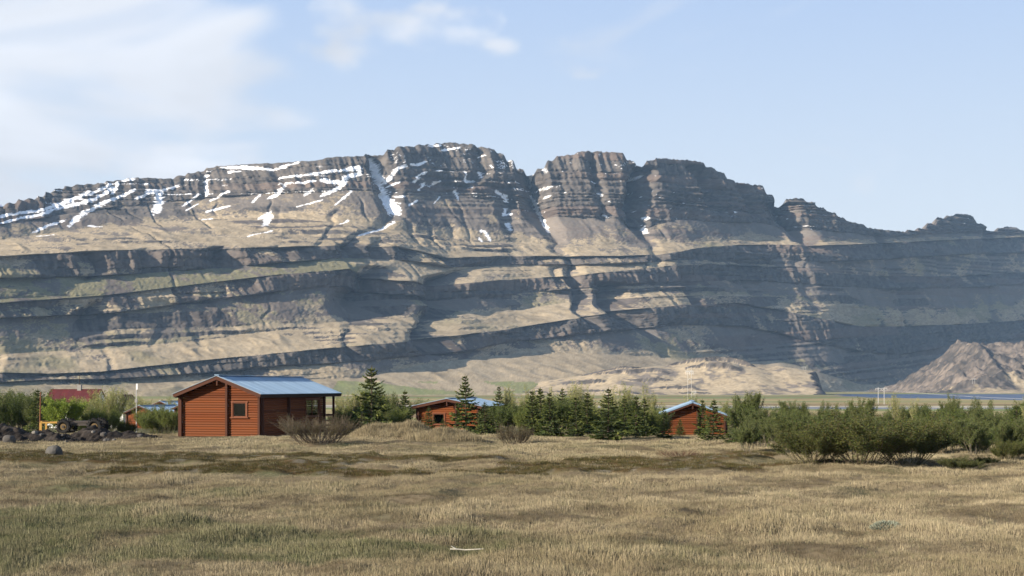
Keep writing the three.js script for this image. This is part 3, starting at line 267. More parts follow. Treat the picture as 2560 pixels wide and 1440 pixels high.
{
  const NS = NET[0][0].length, NC = 1240, ROWS = [34, 40, 40, 34, 64, 36, 40, 34, 40, 50, 96];
  for (let j = 0; j < NS; j++) NET[0][1][j] = -11.5;
  const cat = (a, s) => { const i = clamp(Math.floor(s), 0, NS - 2), t = a.sharp ? smooth(0.25, 0.75, s - i) : s - i, p0 = a[Math.max(0, i - 1)], p1 = a[i], p2 = a[i + 1], p3 = a[Math.min(NS - 1, i + 2)]; return p1 + 0.5 * t * (p2 - p0 + t * (2 * p0 - 5 * p1 + 4 * p2 - p3 + t * (3 * (p1 - p2) + p3 - p0))); };
  const rows = []; ROWS.forEach((n, s) => { for (let k = 0; k < n; k++) rows.push([s, k / n]); }); rows.push([10, 1]);
  NET[11][1].sharp = true;
  const BACK = 5, NR = rows.length + BACK, N = NC * NR, base = new Float32Array(N * 3), pos = new Float32Array(N * 3), col = new Float32Array(N * 3);
  const gx = new Float64Array(12 * NC), gy = new Float64Array(12 * NC), gz = new Float64Array(12 * NC);
  for (let j = 0; j < NS; j++) { const x = NET[11][0][j], y = NET[11][1][j] - 0.035 * x; NET[11][1][j] = lerp(y, Math.round(y / 10) * 10, x < -100 ? 0.25 : 0.5) + 0.035 * x; }   // the skyline steps with the lava beds
  for (let g = 0; g < 12; g++) for (let i = 0; i < NC; i++) { const f = i / (NC - 1), s = interp(f, [0, 0.03, 0.97, 1], [0, 0.112, 0.892, 1]) * (NS - 1); gx[g * NC + i] = cat(NET[g][0], s); gy[g * NC + i] = cat(NET[g][1], s); gz[g * NC + i] = -cat(NET[g][2], s); }
  for (let j = 0; j < rows.length; j++) { const [s, t] = rows[j]; for (let i = 0; i < NC; i++) { const a = s * NC + i, b = a + NC, o = (j * NC + i) * 3; base[o] = lerp(gx[a], gx[b], t); base[o + 1] = lerp(gy[a], gy[b], t); base[o + 2] = lerp(gz[a], gz[b], t); } }
  const tri = (f, p) => f < p ? f / p : (1 - f) / (1 - p);
  for (let j = 0; j < rows.length; j++) {
    const [s, t] = rows[j];
    for (let i = 0; i < NC; i++) {
      const o = (j * NC + i) * 3, x = base[o], y = base[o + 1], z = base[o + 2];
      // outward horizontal direction: square to the contour
      const ia = Math.max(0, i - 14), ib = Math.min(NC - 1, i + 14), tx = base[(j * NC + ib) * 3] - base[(j * NC + ia) * 3], tz = base[(j * NC + ib) * 3 + 2] - base[(j * NC + ia) * 3 + 2], tl = Math.hypot(tx, tz) + 1e-6;
      const nx = -tz / tl * 0.8, nz = tx / tl;
      const along = x * 0.92 - z * 0.40, right = smooth(330, 520, x), dip = lerp(0.095, 0.035, smooth(60, 420, y));
      const edge = Math.min(t, 1 - t) * 2;
      const cliff = s === 2 || s === 5 || s === 7 ? 1 : 0, strata = s === 10 ? 1 : 0;
      // strength of the ledges in each belt
      let led = [0.0, 0.35 + 0.3 * right, 0.35, 0.42 + 0.3 * right, 0.70, 0.4, 0.36 + 0.45 * right, 0.55, 0.52, 0.24, 1][s];
      const patch = smooth(-0.25, 0.35, fbm(along * 0.006 + 9, y * 0.012 + s * 3.3, 3)); led *= strata ? 0.75 + 0.4 * patch : 0.25 + 1.1 * patch;
      if (strata) led *= lerp(0.55, 1, smooth(-420, -60, x)); else led *= 1 - 0.55 * smooth(540, 680, x);
      if (s === 9) led *= smooth(0.62, 0.85, patch) + 0.25;
      const q = y - dip * x + 5 * noise2(along * 0.004, y * 0.01) + 1.3 * noise2(along * 0.03, y * 0.06), qq = q / 16.5 + 1.15 * noise2(q * 0.024, 4.2) + 0.4 * noise2(q * 0.07, 9.1), band = Math.floor(qq), fr = qq - band;
      const hard = (0.25 + 1.25 * hash2(band, 71)) * (0.55 + 0.9 * smooth(-0.3, 0.35, noise2(along * 0.006 + band * 3.1, band * 7.7))), face = fr < 0.52 ? 1 : 0;
      let d = 0;
      const gully = gullyAt(x + 7 * noise2(y * 0.04, x * 0.02), y);
      d -= gully;
      d += led * hard * (strata ? 8.5 : 10.5) * (tri(fr, 0.52) - 0.5);
      { const q2 = q / 5.2 + noise2(along * 0.02, q * 0.1), f2 = q2 - Math.floor(q2); d += led * 2.6 * hash2(Math.floor(q2), 5) * (tri(f2, 0.5) - 0.5); }
      // buttresses and columns on rock
      const rocky = Math.max(cliff * (0.45 + 0.55 * smooth(0, 0.25, edge)), strata, led * 0.55);
      d += rocky * ((strata ? 17 : 9) * ridged(along * 0.0105, y * 0.0035 + 3, 2) + 6.5 * ridged(along * 0.035 + 7, y * 0.012, 2) + 3.4 * noise2(along * 0.14, y * 0.02 + band * 1.7) + 2.0 * noise2(along * 0.31, y * 0.05));
      if (cliff) { const gap = smooth(-0.10, 0.32, fbm(along * 0.009 + s * 13.7, 2.2 + s, 3)); d += gap * (0.5 - t) * 34 * (s === 7 ? 1 : 0.8); d += 5.0 * ridged(along * 0.022, band * 0.6 + s * 5, 2); }
      // scree: cones and runnels
      if (s === 9 || s === 4 || s === 6 || s === 1) { const w = edge * (s === 9 ? 1 : 0.6); d += w * (8 * ridged(along * 0.011 + s, y * 0.002, 2) + 2.2 * ridged(along * 0.055 + y * 0.006, y * 0.004, 2) - 7 * smooth(0.80, 0.97, 1 - Math.abs(noise2(along * 0.02 + 0.35 * noise2(y * 0.03, along * 0.01) + s, y * 0.003)))); }
      // rough ground
      d += 2.4 * fbm(along * 0.03, y * 0.05 + s, 3) + 1.9 * fbm(along * 0.25, y * 0.3, 2);
      const stream = strata || s === 0 ? 0 : smooth(0.0, 0.45, noise2(along * 0.005 + 2.2, y * 0.009 + 5)) * smooth(0.90, 0.985, 1 - Math.abs(noise2(along * 0.0135 + 0.30 * noise2(y * 0.022, along * 0.006) + 0.0012 * y, y * 0.0022 + 7.3)));   // becks cut down the slope
      d -= stream * (cliff ? 10 : 5);
      let lift = s === 0 || s === 3 || s === 8 ? -2.4 * stream * Math.min(1, edge * 4) : 0;
      if (s === 3 || s === 8 || s === 0) lift += edge * (3.5 * fbm(along * 0.012, z * 0.012, 4) + (s === 0 ? 1.0 : 1.6) * Math.max(0, ridged(along * 0.02 + 3, (y * 4 + z * 0.2) * 0.02, 2) - 0.12) * 4);
      if (s === 0) d *= 0.35;
      if (s === 10) { d *= 1 - 0.55 * smooth(0.9, 1, t); }
      pos[o] = x + nx * d; pos[o + 1] = y + lift + (strata ? smooth(0.9, 1, t) * lerp(0.5, 1, smooth(-250, -50, x)) * (1.7 * (hash2(Math.floor(along / 17 + 0.4 * noise2(along * 0.05, 1)), 9) - 0.5) + 1.4 * noise2(along * 0.25, 3)) : 0); pos[o + 2] = z + nz * d;

      // what the ground is made of here
      const n1 = fbm(along * 0.02, y * 0.04 + 3, 4), n2 = fbm(along * 0.11, y * 0.2, 3), n3 = noise2(along * 0.6, y * 0.9);
      const streak = fbm(along * 0.06 + y * 0.012, y * 0.006, 3);
      let grassy = [0.80, -0.02, -0.75, 0.52, -0.06, -0.75, 0.05, -0.75, 0.20, -0.32, -0.7][s]; if (cliff) grassy += 0.7 * smooth(0.1, 0.4, fbm(along * 0.009 + s * 13.7, 2.2 + s, 3));
      if (s === 9) grassy += 0.55 * smooth(0.45, 0.0, t);
      if (s === 4) grassy += 0.5 * smooth(0.35, 0.0, t) - 0.15 * smooth(0.5, 1, t);
      if (s === 1) grassy += 0.35 * smooth(0.5, 0, t) - 0.3 * right;
      if (s === 8) grassy += 0.15 * smooth(0.6, 0, t);
      if (s === 6 && x > -350 && x < 330) grassy += 0.45;
      if (s === 0) grassy += 0.1;
      grassy -= right * (s < 8 ? 0.25 : 0.1) + (rocky > 0.3 && !cliff && !strata ? led * face * 0.55 : 0) - (strata || s === 9 ? 0 : 0.28 * (1 - face) * led);
      grassy += 0.75 * n1 + 0.45 * n2 + 0.16 * n3 - gully * 0.02 - 0.3 * stream;
      let c;
      const pillar = noise2(along * 0.21, y * 0.012 + band) + 0.7 * noise2(along * 0.5, y * 0.02);
      const stone = cliff || strata || (led > 0.3 && face) ? mix3(PAL.rock, PAL.dark, clamp(0.45 + 0.7 * n2 + 0.25 * n3 + 0.45 * pillar)) : mix3(PAL.scree, PAL.rock, clamp(0.4 + 0.8 * streak + 0.4 * n3));
      const red = smooth(0.25, 0.5, noise2(band * 3.7, along * 0.002)) * (strata || right ? 0.5 : 0.25);
      const rk = mix3(stone, PAL.red, red);
      const greenish = smooth(0.05, 0.4, fbm(along * 0.008 + 50, y * 0.02, 3) + (s === 6 && x < -250 ? 0.45 : 0) + (s === 4 ? 0.12 : 0) - (s === 8 || s === 3 || s === 0 ? 0.18 : 0) - (s >= 9 ? 0.3 : 0));
      const turf = mix3(mix3(PAL.grass, PAL.olive, clamp(0.35 + 0.9 * n2 + 0.5 * n1)), mix3(PAL.green, PAL.olive, 0.45), greenish * (s === 6 && x < -200 ? 0.85 : 0.6));
      c = mix3(rk, turf, smooth(-0.07, 0.10, grassy));
      if (s <= 1 && y < 9 && y > -9 && x > -240 && x < 40 && noise2(along * 0.008, z * 0.02) > -0.3) c = mix3(PAL.field, turf, 0.25 + 0.3 * n2);
      const sk = noise2(along * 0.22 + y * 0.20, y * 0.035), sn = snowAt(x, y) + 0.8 * n2 + 0.45 * n3 + 0.35 * sk + (strata ? (face ? -0.22 : 0.25) * led : 0);
      const drift = strata && x < 140 && fr > 0.55 && fr < 0.9 && noise2(along * 0.018 + 3, band * 5.3) + 0.6 * n3 + 0.35 * noise2(along * 0.09, band) > 1.0 ? 1 : 0;   // thin drifts left on the ledges
      if (sn - 0.8 * n2 - 0.45 * n3 - 0.35 * sk > 0.25 || drift) c = mix3(c, PAL.snow, Math.max(drift, smooth(0.88, 1.12, sn)));
      const v = 1 + 0.16 * n3 + 0.12 * fbm(along * 0.4, y * 0.5 + 7, 2);
      col[o] = c[0] * v; col[o + 1] = c[1] * v; col[o + 2] = c[2] * v;
    }
  }
  for (let k = 0; k < BACK; k++) for (let i = 0; i < NC; i++) {      // the plateau and the far side behind the ridge
    const a = ((rows.length - 1) * NC + i) * 3, o = ((rows.length + k) * NC + i) * 3, back = [60, 180, 420, 700, 1000][k], drop = [3, 10, 40, 190, 420][k];
    const sm = pos[a + 1];
    pos[o] = pos[a] * (1 + back / 9000); pos[o + 1] = Math.max(-30, sm - drop); pos[o + 2] = pos[a + 2] - back;
    for (let m = 0; m < 3; m++) col[o + m] = PAL.scree[m];
  }
  gridMesh('mountain', NC, NR, pos, col, rockMat, 'long stepped basalt mountain with snow streaks and dry grass ledges');
}

// ---------------------------------------------------------------- two lower hills at the mountain's foot
function hill(name, label, x0, x1, d0, d1, step, shape) {
  const nc = Math.round((x1 - x0) / step) + 1, nr = Math.round((d1 - d0) / step) + 1, pos = new Float32Array(nc * nr * 3), col = new Float32Array(nc * nr * 3);
  for (let j = 0; j < nr; j++) for (let i = 0; i < nc; i++) {
    const x = lerp(x0, x1, i / (nc - 1)), D = lerp(d0, d1, j / (nr - 1)), o = (j * nc + i) * 3, [h, c] = shape(x, D), v = 1 + 0.2 * noise2(x * 0.35, D * 0.35) + 0.1 * noise2(x * 0.9, D * 0.9);
    pos[o] = x; pos[o + 1] = h; pos[o + 2] = -D; for (let m = 0; m < 3; m++) col[o + m] = c[m] * v;
  }
  gridMesh(name, nc, nr, pos, col, rockMat, label);
}
const OUTCROPS = [ // ledges of rock on the knoll: [x, D, half length, height]
  [105, 2090, 34, 9], [180, 2120, 60, 8], [200, 2075, 34, 7], [240, 2040, 30, 10], [258, 2010, 24, 7], [95, 2030, 44, 8], [70, 1985, 52, 11], [160, 2000, 20, 11], [20, 2040, 36, 6], [300, 2120, 46, 9], [330, 2160, 40, 12], [150, 2160, 50, 6], [275, 2165, 40, 9]];
hill('knoll', 'low grassy knoll with rock ledges in front of the mountain foot', -120, 520, 1880, 2330, 2.5, (x, D) => {
  const w = x + 14 * noise2(D * 0.02, 3) + 5 * noise2(D * 0.09, 8), end = smooth(472, 456, w + 0.10 * (2140 - D)) * smooth(-130, 60, x);
  const crest = interp(x, [-120, 0, 60, 130, 200, 260, 314, 345, 375, 410, 440, 470], [-8, 4, 12, 22, 29, 36, 39, 33, 31, 33, 28, 23]);
  const front = smooth(1930, 2165, D + 12 * noise2(x * 0.02, 4)), back = smooth(2330, 2190, D);
  let h = -12.5 + (crest + 12.5) * (0.35 * front + 0.65 * front * front) * (x > 340 ? back : lerp(1, back, smooth(240, 340, x))) * end;
  let ledge = 0;
  for (const [ox, od, L, H] of OUTCROPS) {
    const u = (x - ox) * 0.97 - (D - od) * 0.25, v = (D - od) * 0.97 + (x - ox) * 0.22 + 5 * noise2(u * 0.06, ox) + 2 * noise2(u * 0.3, od);   // v grows away from the observer
    const e = Math.max(0, 1 - Math.abs(u / L) ** 2.5) * (0.6 + 0.4 * smooth(-L, L, u));
    if (e > 0 && v > -4 && v < 46) { const f = v < 0 ? 1 + v / 4 : 1 - v / 46; h += H * e * f * end * front; if (v < 2 && e > 0.12) ledge = 1; else if (v < 8) ledge = Math.max(ledge, 0.8 * smooth(0.2, 0.4, noise2(x * 0.2, D * 0.2))); }
  }
  h += end * (1.5 * fbm(x * 0.03, D * 0.03, 3) + 0.6 * fbm(x * 0.15, D * 0.15, 2));
  const n = fbm(x * 0.03, D * 0.03 + 5, 4), n2 = fbm(x * 0.12 + 4, D * 0.12, 3), cut = w + 0.10 * (2140 - D) > 453 ? 1 : 0;
  let c = mix3(mix3(PAL.grass, PAL.olive, clamp(0.15 + 0.9 * n2 + 0.6 * n)), PAL.scree, smooth(0.28, 0.45, n + 0.5 * n2 + 0.25 * smooth(2040, 1950, D)));
  if (ledge || cut) c = mix3(c, mix3(PAL.rock, PAL.dark, clamp(0.5 + n2)), Math.max(ledge, cut));
  return [h, c];
});
hill('rocky_spur', 'rocky scree covered spur above the lake shore', 560, 1240, 2330, 2960, 3, (x, D) => {
  const crest = interp(x, [625, 715, 760, 800, 838, 860, 875, 905, 920, 950, 1010, 1100, 1240], [-16, -14, 6, 36, 60, 84, 74, 72, 80, 76, 82, 96, 122]);
  const foot = 2400 + 30 * noise2(x * 0.01, 2), rise = clamp((D - foot) / 235), back = smooth(2960, 2720, D), prof = rise < 0.18 ? rise * 0.55 : 0.1 + (rise - 0.18) * 1.098;
  let h = -13 + (crest + 13) * prof * back;
  const rough = smooth(0.1, 0.35, prof) * smooth(705, 765, x);
  const rg = ridged(x * 0.018 + 2.3, D * 0.018, 3);
  h += rough * (13 * Math.max(0, rg - 0.08) + 6 * fbm(x * 0.05, D * 0.05, 3) + 4 * Math.max(0, ridged(x * 0.07, D * 0.07, 2)) + 4 * fbm(x * 0.2, D * 0.2, 2));
  const n = fbm(x * 0.025, D * 0.025 + 5, 4), n2 = fbm(x * 0.12 + 4, D * 0.12, 3);
  let c = mix3([0.176, 0.146, 0.120], PAL.dark, clamp(0.30 + 1.3 * n2 + (rg > 0.24 ? 0.5 : 0)));
  c = mix3(c, mix3(PAL.grass, PAL.olive, clamp(0.3 + n2)), smooth(0.0, 0.2, 0.35 - prof * 1.6 + 0.7 * n + 0.3 * n2));
  return [h, c];
});

hill('far_peak', 'snow streaked far peak just showing at the left edge', -1900, -1060, 2900, 3700, 8, (x, D) => {
  const crest = interp(x, [-1900, -1500, -1330, -1290, -1230, -1160, -1060], [400, 500, 478, 462, 440, 400, 330]), f = smooth(2900, 3300, D) * smooth(3700, 3400, D), q = fbm(x * 0.02, D * 0.02, 4);
  const h = -20 + (crest + 20) * f + 26 * q * f; return [h, noise2(x * 0.02 + D * 0.012, D * 0.004) + 0.8 * q > 0.25 ? PAL.snow : mix3(PAL.rock, PAL.scree, clamp(0.5 + q))];
});
// ---------------------------------------------------------------- the ground: one sheet from the meadow down to the valley floor and on under the mountain
const PLAIN = -10;
function lakeMask(x, D) {                                         // >0 in open water
  const e = 18 * noise2(x * 0.012, D * 0.01) + 40 * noise2(x * 0.003, 7);
  const shoreL = interp(D, [1150, 1300, 1600, 1900, 2300], [560, 470, 400, 430, 520]);
  const lake = Math.min(x - shoreL - e, D - 1190 - 0.6 * e - 60 * smooth(700, 300, x), 2290 + 0.4 * e - D);
  const r0 = 830 + 40 * Math.sin(x * 0.004 + 1.2) - 0.12 * x, wide = 26 + 10 * noise2(x * 0.006, 2);
  const river = wide - Math.abs(D - r0) - 0.4 * e * 0.3;
  return Math.max(lake, river);
}
function groundH(x, D) {
  let h = interp(D, [0, 72, 85, 98, 120, 190, 300, 340], [0, 0, -0.35, -0.95, -1.6, -3.0, -9.4, PLAIN]);
  h -= 0.6 * smooth(74, 92, D) * smooth(3, 9, x) * smooth(200, 130, D);
  const near = smooth(330, 200, D);
  h += near * (0.16 * fbm(x * 0.09, D * 0.09, 3) + 0.05 * noise2(x * 0.6, D * 0.35)) + smooth(120, 40, D) * (0.05 * noise2(x * 1.7, D * 1.2) + 0.09 * noise2(x * 0.95 + 9, D * 0.7) + 0.09 * Math.max(0, fbm(x * 0.6 + 30, D * 0.45, 3)));
  // two tussocky mounds before the second cabin
  for (const [mx, md, rx, rd, mh] of MOUNDS) { const q = ((x - mx) / rx) ** 2 + ((D - md) / rd) ** 2; if (q < 4) h += mh * Math.exp(-q * q * 0.9) * (1 + 0.3 * noise2(x * 2.2, D * 2.2)); }
  if (D > 40 && D < 60) h += 0.11 * smooth(0.15, 0.5, mossAt(x, D));
  if (D > 500) { const m = lakeMask(x, D); h -= 1.2 * smooth(-14, 12, m); h += 0.5 * fbm(x * 0.01, D * 0.01, 3); }
  return h;
}
const MOUNDS = [[-5.9, 71, 1.6, 1.3, 0.34], [-4.9, 71.5, 1.0, 1.0, 0.26], [-3.6, 67.5, 1.2, 1.0, 0.36], [-2.6, 66.8, 1.1, 0.9, 0.20], [-4.6, 70, 0.8, 0.8, 0.25], [-6.9, 71.5, 1.0, 0.8, 0.22]];
const MOSS = [[-12, 52.5, 3.5, 1.0], [-17.5, 52, 2.0, 1.2], [-11.5, 47.5, 3.0, 0.8], [-6.5, 46.5, 2.2, 0.6], [3.6, 48.6, 1.6, 0.6], [9.5, 47.0, 1.4, 0.5], // dark moss flats: [x, D, half width, half depth]
  [-9.5, 52, 4.6, 1.3], [-14.5, 50.5, 3.2, 1.2], [-16, 48, 2.4, 1.0], [-6, 51.5, 3.4, 0.8], [-2.6, 50.2, 1.7, 0.9], [-8.3, 43.5, 3.4, 0.8], [-4.2, 42.5, 1.6, 0.7], [0.3, 42.5, 2.0, 0.7], [2.2, 44.2, 2.4, 0.9], [5.0, 46.5, 2.4, 1.3], [5.8, 44.0, 1.6, 0.8], [7.4, 49.5, 1.6, 0.5], [8.6, 53, 1.2, 0.5], [1.2, 46, 1.2, 0.6]];
const GREENS = [[-4.6, 23.6, 1.5, 1.1], [-3.7, 24.6, 1.3, 0.9], [-5.4, 22.0, 1.4, 0.9], [-3.0, 21.6, 1.5, 0.7], [-7.6, 25.5, 0.9, 2.0], [-7.2, 22.5, 0.7, 1.6], [-9.5, 30, 1.8, 1.6], [-7.6, 20.5, 0.9, 1.5], [-8.0, 23.5, 0.9, 2.2], [-8.4, 27, 1.0, 1.5], [-2.2, 22.5, 1.8, 0.7], [-6.4, 26.5, 1.2, 0.7], [-1.0, 24.5, 1.2, 0.6]];
const blob = (list, x, D) => { let m = 0; for (const [bx, bd, rx, rd] of list) { const q = Math.hypot((x - bx) / rx, (D - bd) / rd); if (q < 1.7) m = Math.max(m, 1.4 - q); } return m; };
const mossAt = (x, D) => { const b = blob(MOSS, x, D); return b > 0 ? b * 0.85 + 1.15 * fbm(x * 0.7, D * 2.1, 4) : -0.2; };
const greenAt = (x, D) => { const b = blob(GREENS, x, D); return (b > 0 ? b * 0.9 : 0) + 0.55 * fbm(x * 0.35 + 20, D * 0.35, 3) + 0.20 * smooth(1, -6, x) * smooth(48, 26, D) + 0.25 * fbm(x * 1.1 + 3, D * 0.9, 3); };
{
  const xs = [], ds = [];
  for (let k = -320; k <= 320; k++) { const a = Math.abs(k), v = a <= 200 ? a * 0.195 : 39 + 2.2 * (Math.exp((a - 200) * 0.0605) - 1) + (a - 200) * 0.195; xs.push(Math.sign(k) * v); }
  for (let d = -400; d < 8; d += 34) ds.push(d);
  for (let d = 10; d < 110; d += 0.18 + d * 0.002) ds.push(d);
  for (let d = 110; d < 340; d += 1.2 + (d - 110) * 0.02) ds.push(d);
  for (let d = 340; d < 2700; d += 12) ds.push(d);
  for (let d = 2700; d < 6200; d += 250) ds.push(d);
  const NC = xs.length, NR = ds.length, pos = new Float32Array(NC * NR * 3), col = new Float32Array(NC * NR * 3);
  const straw = [0.190, 0.152, 0.095], brown = [0.110, 0.085, 0.052], sage = [0.105, 0.108, 0.055], moss = [0.046, 0.038, 0.014], lich = [0.22, 0.205, 0.165];
  for (let j = 0; j < NR; j++) for (let i = 0; i < NC; i++) {
    const x = xs[i], D = ds[j], o = (j * NC + i) * 3, h = groundH(x, D); let c;
    pos[o] = x; pos[o + 1] = h; pos[o + 2] = -D;
    if (D < 340) {
      c = mix3(mix3(straw, brown, clamp(0.5 + 0.9 * fbm(x * 0.5, D * 0.7, 3))), sage, smooth(0.0, 0.5, greenAt(x, D)));
      const m = mossAt(x, D); if (m > 0.2) c = mix3(mix3(moss, [0.085, 0.058, 0.026], smooth(-0.1, 0.3, noise2(x * 0.7, D * 0.9))), lich, smooth(0.30, 0.36, fbm(x * 1.7 + 8, D * 3.3, 3)) * 0.6);
      if (D > 80 && D < 250) c = mix3(c, [0.10, 0.11, 0.045], 0.5 * smooth(80, 90, D));
    } else {
      const m = lakeMask(x, D), e = 60 * noise2(x * 0.004, D * 0.004) + 25 * noise2(x * 0.015, 2.2);
      const strip = noise2((D + e) * 0.013, x * 0.0008 + 4);
      c = mix3([0.30, 0.25, 0.125], [0.16, 0.19, 0.075], smooth(-0.1, 0.5, strip));
      c = mix3(c, [0.21, 0.15, 0.085], smooth(0.25, 0.6, noise2((D + e) * 0.02 + 9, x * 0.001)));
      if (m > -45 && D < 1000) c = mix3(c, [0.40, 0.37, 0.31], smooth(-40, -12, m + 10 * noise2(x * 0.05, D * 0.05)));
      if (m > -4) c = [0.16, 0.14, 0.11];
    }
    const v = 1 + 0.18 * noise2(x * 2.1, D * 2.1) + 0.1 * noise2(x * 7, D * 7);
    col[o] = c[0] * v; col[o + 1] = c[1] * v; col[o + 2] = c[2] * v;
  }
  // the sheet runs away from the observer, so its rows are listed far end last
  gridMesh('ground', NC, NR, pos, col, rockMat, 'dry straw coloured meadow running down to the flat valley floor');
  // open water on the valley floor
  const wp = new THREE.PlaneGeometry(5200, 1800, 1, 1); wp.rotateX(-Math.PI / 2); wp.translate(0, PLAIN - 0.55, -1500);
  const water = structure(mesh('lake', wp, new THREE.MeshPhysicalMaterial({ color: lin(0.035, 0.055, 0.115), roughness: 0.34, metalness: 0, ior: 1.33 })), 'calm blue lake and river channel below the mountain');
}
// ---------------------------------------------------------------- log cabins
const WOOD = [[0.134, 0.038, 0.012], [0.160, 0.046, 0.013], [0.104, 0.030, 0.010], [0.142, 0.046, 0.017]].map((c) => std(lin(...c), 0.8, { specularIntensity: 0.35 }));
const TRIM = std(lin(0.062, 0.024, 0.014), 0.8, { specularIntensity: 0.4 }), FRAMEW = std(lin(0.135, 0.044, 0.018), 0.7, { specularIntensity: 0.5 }), DARKW = std(lin(0.030, 0.016, 0.011), 0.85);
const GLASS = new THREE.MeshPhysicalMaterial({ color: lin(0.9, 0.95, 0.95), roughness: 0.03, metalness: 0, transmission: 1, thickness: 0, ior: 1.5 });
const METAL = [0.96, 1.0, 1.05].map((k) => std(lin(0.27 * k, 0.385 * k, 0.51 * k), 0.5, { metalness: 0.7 }));
const GUTTER = std(lin(0.20, 0.25, 0.30), 0.6), INSIDE = std(lin(0.03, 0.026, 0.022), 0.95), WHITE = std(lin(0.72, 0.72, 0.70), 0.6), CONCRETE = std(lin(0.26, 0.25, 0.23), 0.95);
const geoCache = new Map();
function prism(section, len) {                                     // a section in the (z, y) plane run along x from 0 to len
  const s = new THREE.Shape(section.map(([a, b]) => new THREE.Vector2(a, b)));
  const g = new THREE.ExtrudeGeometry(s, { depth: len, bevelEnabled: false, steps: 1 }); g.rotateY(Math.PI / 2);
  g.applyMatrix4(new THREE.Matrix4().set(1, 0, 0, 0, 0, 1, 0, 0, 0, 0, -1, 0, 0, 0, 0, 1)); const ix = g.index; void ix;
  const p = g.attributes.position, n = p.count; for (let i = 0; i < n; i += 3) { for (const at of Object.values(g.attributes)) { const w = at.itemSize; for (let m = 0; m < w; m++) { const t = at.array[(i + 1) * w + m]; at.array[(i + 1) * w + m] = at.array[(i + 2) * w + m]; at.array[(i + 2) * w + m] = t; } } }
  g.computeVertexNormals(); return g;
}
function logGeo(len, h, t) {
  const key = [Math.round(len * 50), h, t].join(); let g = geoCache.get(key);
  if (!g) { const a = t / 2; g = prism([[-a + 0.02, 0.004], [-a, 0.03], [-a, h - 0.03], [-a + 0.02, h - 0.004], [a - 0.026, h - 0.003], [a + 0.002, h - 0.024], [a + 0.010, h / 2], [a + 0.002, 0.024], [a - 0.026, 0.003]], len); geoCache.set(key, g); }
  return g;
}
const box = (w, h, d) => { const k = 'b' + [w, h, d].map((v) => v.toFixed(3)); let g = geoCache.get(k); if (!g) { g = new THREE.BoxGeometry(w, h, d); geoCache.set(k, g); } return g; };
function put(name, geo, mat, parent, x, y, z, rx = 0, ry = 0, rz = 0) { const m = mesh(name, geo, mat, parent); m.position.set(x, y, z); m.rotation.set(rx, ry, rz); return m; }
let woodTurn = 0;
function logWall(cabin, name, L, top, ch, t, holes) {               // wall in its own plane: x along, y up, +z outside
  const wall = new THREE.Group(); wall.name = name; cabin.add(wall);
  for (let k = 0; ; k++) {
    const y = k * ch, ym = y + ch * 0.75, [a, b] = top(ym); if (b - a < 0.25) break;
    let runs = [[a, b]];
    for (const [h0, h1, y0, y1] of holes) if (y + ch > y0 + 0.02 && y < y1 - 0.02) runs = runs.flatMap(([p, q]) => h1 <= p || h0 >= q ? [[p, q]] : [[p, h0], [h1, q]].filter(([u, v]) => v - u > 0.04));
    for (const [p, q] of runs) put('log', logGeo(q - p, ch, t), WOOD[(woodTurn = (woodTurn * 5 + 3 + k) % 97) % 4], wall, p, y, 0);
  }
  return wall;
}
function windowIn(cabin, x0, x1, y0, y1, place, panes = 1) {        // window in a wall plane; place() moves its group
  const w = new THREE.Group(); w.name = 'window'; cabin.add(w); place(w);
  const W = x1 - x0, Hh = y1 - y0, c = 0.075;
  put('casing', box(W + 0.20, c, 0.03), FRAMEW, w, x0 + W / 2, y1 + c / 2, 0.075); put('sill', box(W + 0.26, 0.06, 0.09), FRAMEW, w, x0 + W / 2, y0 - 0.03, 0.095);
  put('casing', box(c, Hh, 0.03), FRAMEW, w, x0 - c / 2, y0 + Hh / 2, 0.075); put('casing', box(c, Hh, 0.03), FRAMEW, w, x1 + c / 2, y0 + Hh / 2, 0.075);
  for (const s of [0, 1]) { put('frame', box(0.045, Hh, 0.05), FRAMEW, w, s ? x1 - 0.0225 : x0 + 0.0225, y0 + Hh / 2, 0.03); put('frame', box(W - 0.09, 0.045, 0.05), FRAMEW, w, x0 + W / 2, s ? y1 - 0.0225 : y0 + 0.0225, 0.03); }
  const n = panes; for (let k = 0; k < n; k++) { const a = lerp(x0 + 0.045, x1 - 0.045, k / n), b = lerp(x0 + 0.045, x1 - 0.045, (k + 1) / n); put('pane', box(b - a - (n > 1 ? 0.05 : 0), Hh - 0.09, 0.006), GLASS, w, (a + b) / 2, y0 + Hh / 2, 0.022); if (k) put('mullion', box(0.05, Hh - 0.09, 0.045), FRAMEW, w, a, y0 + Hh / 2, 0.03); }
}
function endStack(cabin, n, ch, x, z, along) {                      // crossing log ends, one over another
  const parts = []; for (let k = 0; k < n; k++) { const g = new THREE.BoxGeometry(along ? 0.17 : 0.115, ch - 0.012, along ? 0.115 : 0.17); g.translate(x, k * ch + ch / 2, z); parts.push(g); }
  const core = new THREE.BoxGeometry(along ? 0.14 : 0.085, n * ch, along ? 0.085 : 0.14); core.translate(x, n * ch / 2, z); parts.push(core);
  const m = mesh('corner_post', mergeGeometries(parts), TRIM, cabin); m.userData = { kind: 'stuff' };
}
